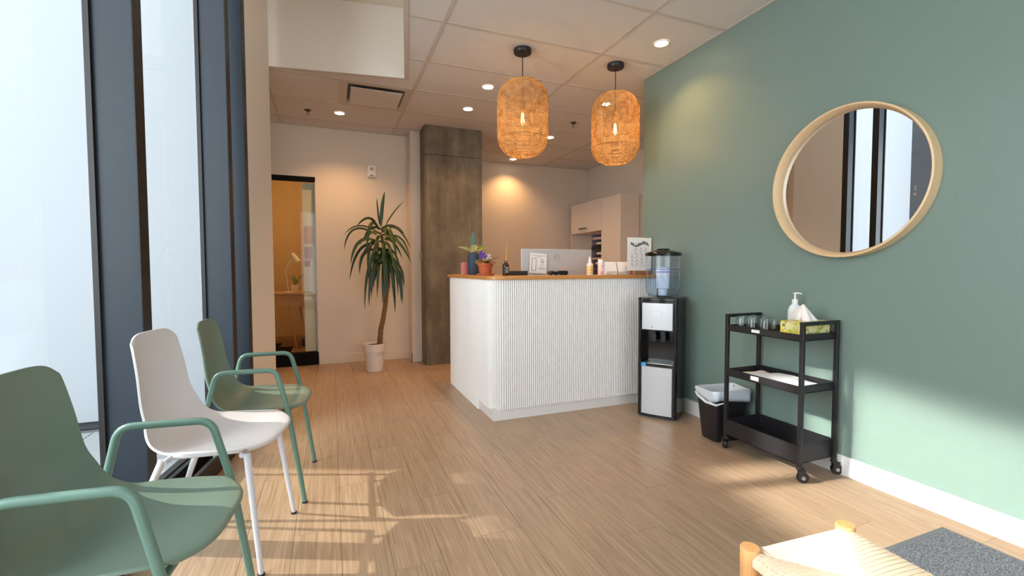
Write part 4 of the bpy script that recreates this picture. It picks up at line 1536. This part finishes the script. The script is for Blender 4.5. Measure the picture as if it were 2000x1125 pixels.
M_l1 = mat('dark_rubber_leaf', '#4f6f5e', 0.35, var=0.2)
M_l2 = mat('pale_olive_leaf', '#8f9568', 0.4, var=0.15)
oval((0, 0, 0.245), (0.0, 0, 1), 0.13, 0.026, (0.2, 1, 0), M_l1, vp, curl=0)
oval((0, 0, 0.205), (-0.85, -0.25, 0.35), 0.15, 0.020, (0, -0.8, 0.6), M_l2, vp, curl=0.2, tip=1.0)
oval((0.02, -0.02, 0.262), (-0.62, -0.45, -0.60), 0.10, 0.030, (-0.1, -1, 0.5), M_l2, vp, curl=0.1, tip=1.1)
oval((0, 0, 0.215), (0.9, -0.2, 0.4), 0.13, 0.026, (0, -.8, .6), mat('olive_leaf', '#7f8647', 0.4, var=0.2), vp, curl=0.35)
oval((0, 0, 0.22), (0.9, 0.3, 0.2), 0.12, 0.022, (0, 0, 1), mat('olive_leaf_dark', '#66703a', 0.4), vp, curl=0.2)
# african violet
av = thing('violet_pot', (topplace(948, 3.42), 3.42, CT), 'flowering violet in a terracotta pot near the counter corner', 'plant')
part(MB().lathe([(0.066, 0.0), (0.074, 0.014), (0.071, 0.016), (0.06, 0.006)], 32), 'saucer', mat('clay_saucer', '#b9644a', 0.5), av)
part(MB().lathe([(0.046, 0.006), (0.056, 0.075), (0.063, 0.076), (0.065, 0.102), (0.06, 0.103), (0.055, 0.092), (0.001, 0.09)], 32), 'pot', mat('terracotta', '#b85a33', 0.6, bump=.2), av, smooth=30)
M_v1 = mat('violet_leaf_green', '#5f6b35', 0.5, var=.2)
M_v2 = mat('violet_leaf_red', '#8c4a4a', 0.5, var=.2)
for k in range(26):
    a = k * 2.39
    el = 0.15 + 0.35 * ((k * 7) % 5) / 5
    oval((0.01 * math.cos(a), 0.01 * math.sin(a), 0.095), (math.cos(a), math.sin(a), el), 0.062 + 0.012 * (k % 4), 0.020, (0, -0.7, 0.7), M_v2 if k % 3 == 0 else M_v1, av, curl=0.15)
oval((0.02, 0, 0.12), (0.95, -0.2, 0.25), 0.10, 0.017, (0, 0, 1), M_v2, av, curl=0.0)
M_pur = mat('violet_petal', '#5b37b0', 0.5)
M_wpt = mat('white_petal', '#dcd4c8', 0.5)


def flower(c, r_, m):
    mb = MB()
    for k in range(5):
        a = k * 2 * PI / 5 + c[0] * 50
        cx, cy = c[0] + r_ * .55 * math.cos(a), c[1] - 0.3 * r_ * math.sin(a)
        cz = c[2] + r_ * .55 * math.sin(a)
        mb.lathe([(0.001, -.001), (r_ * .55, 0.0), (0.001, .0015)], 8, M=Matrix.Translation((cx, cy, cz)) @ Matrix.Rotation(R(65), 4, 'X'))
    return part(mb, 'flower', m, av)


for k in range(13):
    flower((-0.045 + 0.0105 * (k % 5), -0.025 + 0.010 * (k // 5), 0.142 + 0.012 * (k % 3) + .009 * (k // 5)), 0.0095, M_pur)
for k in range(7):
    flower((0.008 + 0.013 * (k % 4), -0.02 + 0.012 * (k // 3), 0.138 + 0.012 * (k % 3)), 0.0075, M_wpt)
# reed diffuser
rd = thing('reed_diffuser', (topplace(988, 3.30), 3.30, CT), 'amber glass reed diffuser with thin sticks on the counter', 'diffuser')
M_amb = mat('amber_glass', '#3a1e10', 0.12, spec=0.7)
part(MB().lathe([(0.024, 0.0), (0.026, 0.004), (0.026, 0.078), (0.020, 0.092), (0.012, 0.098), (0.012, 0.114), (0.009, 0.116)], 28), 'bottle', M_amb, rd)
part(MB().lathe([(0.0262, 0.018), (0.0262, 0.072)], 28, cap0=False, cap1=False), 'label', mat('dark_label', '#2c2f2c', 0.6), rd)
ln = MB()
for z, w_ in ((0.064, .028), (0.056, .018), (0.044, .026), (0.036, .022), (0.027, .026)):
    ln.box(-w_ / 2, w_ / 2, -0.0275, -0.0262, z - .0018, z + .0014)
part(ln, 'label_writing', mat('pale_print', '#c9c7bd', 0.6), rd)
M_reed = mat('reed_tan', '#d6a860', 0.7)
for k, (bx, dx, dy) in enumerate(((-0.006, 0.016, 0.0), (0.004, 0.010, .006), (-0.002, 0.013, -.004), (0.006, -0.002, 0.002))):
    part(MB().tube([(bx, 0, 0.02), (dx, dy, (0.262, 0.258, 0.25, 0.19)[k])], 0.0013, 5), 'reed', M_reed, rd)
# black tray with cable behind, card terminal
bt = thing('desk_device', (topplace(1004, 3.47), 3.405, CT), 'low black bar device between diffuser and monitor', 'device')
part(MB().box(-0.075, 0.085, -0.03, 0.03, 0.0, 0.036), 'body', M_black, bt, bevel=0.006)
part(MB().tube([(-0.078, 0.0, 0.012), (-0.105, -0.01, 0.016), (-0.128, -0.015, 0.006)], [0.008, 0.007, 0.004], 8), 'cable_end', M_gb, bt)
tm = thing('card_terminal', (topplace(1090, 3.36), 3.36, CT), 'black card payment terminal lying in front of the monitor', 'terminal')
part(MB().box(-0.085, 0.082, -0.03, 0.03, 0.006, 0.034), 'body', M_gb, tm, bevel=0.006)
part(MB().box(0.0, 0.07, -0.022, 0.022, 0.033, 0.037), 'screen', mat('terminal_screen', '#3a3d33', 0.2), tm)
ft = MB()
for k in (-.07, -.02, .03, .07):
    ft.box(k - .004, k + .004, -.02, .02, 0, .007)
part(ft, 'feet', M_black, tm)
# receipt slip
rs_ = thing('receipt_slip', (topplace(1100, 3.41), 3.412, CT), 'small tan paper slip standing behind the card terminal', 'paper')
part(MB().box(-0.025, 0.022, -0.001, 0.001, 0.0, 0.062), 'sheet', mat('tan_slip', '#cdb299', 0.7), rs_)
# monitor on the inner desk
mo = thing('computer_monitor', (1.873, 3.62, 0.745), 'silver-backed wide monitor seen from behind over the counter', 'monitor', rz=R(0))
M_mon = mat('silver_grey_plastic', '#c4c4c4', 0.35, 0.25, var=0.01)
part(MB().box(-0.348, 0.350, -0.014, 0.012, 0.16, 0.548), 'back_shell', M_mon, mo, bevel=0.004)
part(MB().box(-0.345, 0.347, 0.010, 0.018, 0.163, 0.545), 'bezel', M_black, mo, bevel=0.002)
part(MB().box(-0.03, 0.03, -0.04, -0.012, 0.01, 0.30), 'stand', M_mon, mo, bevel=0.004)
part(MB().box(-0.12, 0.12, -0.10, 0.10, 0.0, 0.012), 'foot', M_mon, mo, bevel=0.004)
M_mk = mat('grey_emblem', '#9a9a9c', 0.3, 0.6)
RX = (R(90), 0, 0)
part(MB().tube([(-0.006 + 0.030 * math.cos(2 * PI * k / 36), -0.0148, 0.473 + 0.030 * math.sin(2 * PI * k / 36)) for k in range(36)], 0.0014, 5, close=True), 'emblem_ring', M_mk, mo)
text('DELL', 'emblem_writing', M_mk, mo, (-0.006, -0.0146, 0.473), 0.021, RX)
# notice taped to its back
nt_ = thing('paper_notice', (1.675, 3.50, CT + 0.058), 'white notice with phone picture and coloured G hung on the monitor', 'notice', rz=R(0))
nt_.rotation_euler = (R(-3), R(4), 0)
ZN = 0.085
part(MB().box(-0.082, 0.082, 0.090, 0.0915, -0.04, 0.135), 'sheet', M_pap, nt_)
M_ink = mat('grey_ink', '#77777c', 0.7)
ph = MB()
x0, x1, z0, z1, th = -0.062, -0.020, -0.020, 0.088, 0.0024
ph.box(x0, x1, .0880, .0901, z0, z0 + th).box(x0, x1, .0880, .0901, z1 - th, z1).box(x0, x0 + th, .0880, .0901, z0, z1).box(x1 - th, x1, .0880, .0901, z0, z1)
part(ph, 'phone_outline', mat('dark_ink', '#3a3a40', 0.7), nt_)
li = MB()
for z, a, b in ((.115, -.066, .07), (.104, -.03, .036), (0.012, .008, .068), (.004, .006, .07), (-.004, .01, .064)):
    k = a
    while k < b:
        li.box(k, k + .005, .0885, .0901, z - .0012, z + .0012)
        k += .0075
part(li, 'small_print', M_ink, nt_)
text('G', 'letter', mat('dark_letter_grey', '#4d4f55', 0.6), nt_, (0.038, 0.0893, 0.066), 0.044, RX, label='large capital G')
text('*****', 'stars', mat('star_orange', '#c98a6a', 0.6), nt_, (0.038, 0.0893, 0.030), 0.020, RX)

# bottles
sp = thing('spray_bottle', (topplace(1152, 3.27), 3.27, CT), 'yellow-labelled spray bottle with clear cap on the counter', 'bottle')
part(MB().lathe([(0.024, 0.0), (0.0265, 0.004), (0.0265, 0.088), (0.022, 0.098), (0.012, 0.102)], 26), 'body', mat('cream_bottle', '#f2e8d4', 0.4), sp)
part(MB().lathe([(0.0268, 0.012), (0.0268, 0.075)], 26, cap0=False, cap1=False), 'label', mat('yellow_label', '#eccf83', 0.5), sp)
part(MB().lathe([(0.0135, 0.1), (0.0125, 0.128), (0.008, 0.135), (0.008, 0.15), (0.004, 0.153)], 20), 'nozzle', M_lam, sp)
q_ = MB()
for z, w_ in ((0.066, .02), (0.044, .03), (0.038, .026), (0.018, .028)):
    q_.box(-w_ / 2, w_ / 2, -0.0278, -0.0266, z - .0016, z + .0016)
part(q_, 'label_writing', mat('tan_print', '#b9935a', 0.6), sp)
pk = thing('lotion_bottle', (topplace(1173, 3.27), 3.27, CT), 'white lotion bottle with coral print on the counter', 'bottle')
part(MB().lathe([(0.0235, 0.0), (0.025, 0.003), (0.025, 0.098), (0.023, 0.100)], 26), 'body', mat('pale_pink_bottle', '#f3e2da', 0.4), pk)
part(MB().lathe([(0.0235, 0.100), (0.0235, 0.128), (0.021, 0.132)], 26), 'cap', M_lam, pk)
q_ = MB()
for z, w_, h_ in ((0.076, .02, .004), (0.06, .012, .003), (0.035, .03, .0016), (0.024, .03, .004), (0.012, .034, .004)):
    q_.box(-w_ / 2, w_ / 2, -0.0258, -0.0246, z - h_, z + h_)
part(q_, 'label_writing', mat('coral_print', '#dc8f7c', 0.6), pk)

# leaflet stacks
M_acr = glass('acrylic', (0.985, 0.985, 0.985, 1), 0.6)
for k, (pxa, lb) in enumerate(((1191, 'slanted stack of white leaflets left in the pair of holders'), (1214.5, 'slanted stack of white leaflets right in the pair of holders'))):
    x = topplace(pxa, 3.24)
    t = thing('leaflet_holder', (x, 3.24, CT), lb, 'leaflets', group='leaflet holders on the counter')
    q_ = MB()
    sk = 0.01 if k == 0 else 0.0
    for j in range(7):
        o_ = 0.0065 * j
        q_.add([(-0.054 + .0 + sk * 0, -0.035 + o_, 0.004), (0.054, -0.035 + o_, 0.004), (0.054, -0.005 + o_, 0.110 - .004 * (j % 2)), (-0.054 + sk, -0.005 + o_, 0.110 - .004 * (j % 2)),
                (-0.054, -0.031 + o_, 0.004), (0.054, -0.031 + o_, 0.004), (0.054, -0.001 + o_, 0.110 - .004 * (j % 2)), (-0.054 + sk, -0.001 + o_, 0.110 - .004 * (j % 2))],
               [(0, 1, 2, 3), (7, 6, 5, 4), (0, 4, 5, 1), (1, 5, 6, 2), (2, 6, 7, 3), (3, 7, 4, 0)])
    part(q_, 'leaflets', mat('leaflet_white', '#f2efec', 0.6), t, smooth=0)
    part(MB().add([(-0.058, -0.042, 0.0), (0.058, -0.042, 0.0), (0.058, -0.037, 0.03), (-0.058, -0.037, 0.03), (-0.058, 0.03, 0.0), (0.058, 0.03, 0.0)], [(0, 1, 2, 3), (0, 4, 5, 1)]), 'holder', M_acr, t, solid=0.002)
    part(MB().box(-0.04, 0.035, -0.0387, -0.0375, 0.02, 0.022).box(-0.04, 0.03, -0.037, -0.0358, 0.028, 0.0295), 'small_print', M_ink, t)
ch_ = thing('card_holder', (topplace(1232, 3.20), 3.20, CT), 'clear holder of brown business cards beside the leaflets', 'card holder')
M_brc = mat('brown_card', '#a98a78', 0.6)
for j in range(3):
    part(MB().box(-0.028 + .022 * j, -0.014 + .022 * j, -0.02, 0.03, 0.003, 0.072 - .004 * j), 'card_stack', M_brc, ch_)
part(MB().box(-0.036, -0.034, -0.03, 0.035, 0, 0.085).box(0.034, 0.036, -0.03, 0.035, 0, 0.075).box(-0.036, 0.036, -0.03, 0.035, 0, 0.002), 'holder', M_acr, ch_)
sg = thing('sign_stand', (2.412, 3.15, CT), 'white printed sheet upright in a wooden stand at the counter end', 'sign')
part(MB().box(-0.062, 0.10, -0.022, 0.025, 0.0, 0.036), 'base', wood('sign_base_wood', '#7d5a3a', '#a87c54', 0, .35), sg, bevel=0.003)
part(MB().box(-0.03, -0.014, -0.0235, -0.021, 0.001, 0.035), 'brass_clip', mat('brass', '#e0c08a', 0.25, 0.9), sg)
sh_ = part(MB().box(-0.125, 0.118, -0.002, 0.0, 0.036, 0.312), 'sheet', M_pap, sg)
im = MB()
random.seed(3)
xx = -0.095
while xx < 0.09:
    h0 = 0.246 + 0.012 * math.sin(xx * 40)
    im.box(xx, xx + 0.006, -0.0034, -0.0018, h0, h0 + 0.012 + random.random() * 0.02)
    xx += 0.0072
part(im, 'printed_picture', mat('grey_picture', '#6d7276', 0.7, var=.4, bscale=90), sh_)
sq = MB()
for r_ in range(5):
    z = 0.215 - r_ * 0.032
    for c_ in range(3):
        xk = -0.085 + c_ * 0.05 + (0.04 if r_ < 2 else 0)
        if xk > 0.09:
            continue
        s_ = 0.012
        for (a0, a1, b0, b1) in ((0, s_, 0, .0014), (0, s_, s_ - .0014, s_), (0, .0014, 0, s_), (s_ - .0014, s_, 0, s_)):
            sq.box(xk + a0, xk + a1, -0.0032, -0.0018, z + b0, z + b1)
    sq.box(-0.09, -0.03 + 0.02 * (r_ % 2), -0.003, -0.0018, z - 0.008, z - 0.0066)
    sq.box(0.0, 0.08, -0.003, -0.0018, z - 0.012, z - 0.0106)
part(sq, 'printed_icons', M_ink, sh_)
s2 = thing('folded_card', (2.485, 3.20, CT), 'second white card standing behind the printed sign', 'card')
part(MB().box(-0.045, 0.045, 0, 0.002, 0, 0.262), 'sheet', M_pap, s2)

# ------------------------------------------------------------------ stool and mat
st = thing('woven_stool', (1.075, 0.60, 0), 'low wooden stool with a woven cord seat at lower right', 'stool', rz=R(-4))
M_sw = wood('pale_birch', '#cf9356', '#e6b27a', 2, 0.4, 1.2, True, 0.1, 0.03)
hx_, hy_ = 0.158, 0.168
for a, b in ((-1, -1), (1, -1), (-1, 1), (1, 1)):
    part(MB().lathe([(0.015, 0.0), (0.021, 0.2), (0.0225, 0.40), (0.0225, 0.4435), (0.0212, 0.4465), (0.001, 0.4475)], 20, c=(a * hx_, b * hy_, 0)), 'leg', M_sw, st)
for z in (0.16,):
    part(MB().tube([(-hx_, -hy_, z), (-hx_, hy_, z)], 0.010, 10), 'stretcher', M_sw, st)
    part(MB().tube([(hx_, -hy_, z), (hx_, hy_, z)], 0.010, 10), 'stretcher', M_sw, st)
    part(MB().tube([(-hx_, -hy_, z + .05), (hx_, -hy_, z + .05)], 0.010, 10), 'stretcher', M_sw, st)
    part(MB().tube([(-hx_, hy_, z + .05), (hx_, hy_, z + .05)], 0.010, 10), 'stretcher', M_sw, st)
M_cord = mat('paper_cord', '#e2cdb2', 0.85, bump=0.5, bscale=900, var=0.08)
# envelope weave: cords run square to each side and turn over the rails in four triangles
nc = 72
for side in range(4):
    ang = side * PI / 2
    A, B = (hx_, hy_) if side % 2 == 0 else (hy_, hx_)   # A half length along cords' rail spacing, B distance to rail
    mb = MB()
    inner = A - 0.020
    for k in range(nc):
        u = -inner + 2 * inner * (k + .5) / nc
        # cord at offset u along the rail, runs from the diagonal to the rail and down round it
        dd = B * abs(u) / A
        zt_ = 0.4365 + 0.0008 * ((k * 7) % 3)
        pts = [(u, dd, zt_ - 0.004), (u, (dd + B) / 2, zt_), (u, B - 0.002, zt_ - 0.001), (u, B + 0.013, zt_ - 0.012), (u, B + 0.013, zt_ - 0.024), (u, B - 0.004, zt_ - 0.034)]
        mb.tube(pts, inner / nc * 1.16, 6)
    o = part(mb, 'cord_weave', M_cord, st, rot=(0, 0, ang), smooth=50)
    o['kind'] = 'stuff'
    part(MB().tube([(-A, B - .002, 0.425), (A, B - .002, 0.425)], 0.011, 8), 'seat_rail', M_sw, st, rot=(0, 0, ang))
part(MB().box(-hx_ + .01, hx_ - .01, -hy_ + .01, hy_ - .01, 0.415, 0.4350), 'seat_padding', M_cord, st)


def matting():
    m = bpy.data.materials.new('grey_ribbed_carpet')
    m.use_nodes = True
    nt, b = nodes_of(m)
    tc = nt.nodes.new('ShaderNodeTexCoord')
    n = nt.nodes.new('ShaderNodeTexNoise')
    n.inputs['Scale'].default_value = 170
    n.inputs['Detail'].default_value = 4
    n.inputs['Roughness'].default_value = 0.8
    nt.links.new(tc.outputs['Object'], n.inputs['Vector'])
    cr = nt.nodes.new('ShaderNodeValToRGB')
    cr.color_ramp.elements[0].position = 0.40
    cr.color_ramp.elements[0].color = hexc('#34373d')
    cr.color_ramp.elements[1].position = 0.62
    cr.color_ramp.elements[1].color = hexc('#8b9098')
    nt.links.new(n.outputs['Fac'], cr.inputs[0])
    nt.links.new(cr.outputs[0], b.inputs['Base Color'])
    b.inputs['Roughness'].default_value = 0.95
    bp = nt.nodes.new('ShaderNodeBump')
    bp.inputs['Strength'].default_value = 1.0
    bp.inputs['Distance'].default_value = 0.004
    nt.links.new(n.outputs['Fac'], bp.inputs['Height'])
    nt.links.new(bp.outputs[0], b.inputs['Normal'])
    return m


mt = thing('door_mat', (1.98, 0.5, 0), 'grey carpet door mat with a rubber edge beside the stool', 'mat')
part(MB().box(-0.45, 0.45, -0.55, 0.587, 0.0, 0.003), 'rubber_edge', mat('grey_rubber', '#5f6467', 0.6), mt, bevel=0.001)
part(MB().box(-0.43, 0.43, -0.53, 0.567, 0.003, 0.007), 'carpet', matting(), mt, bevel=0.002)
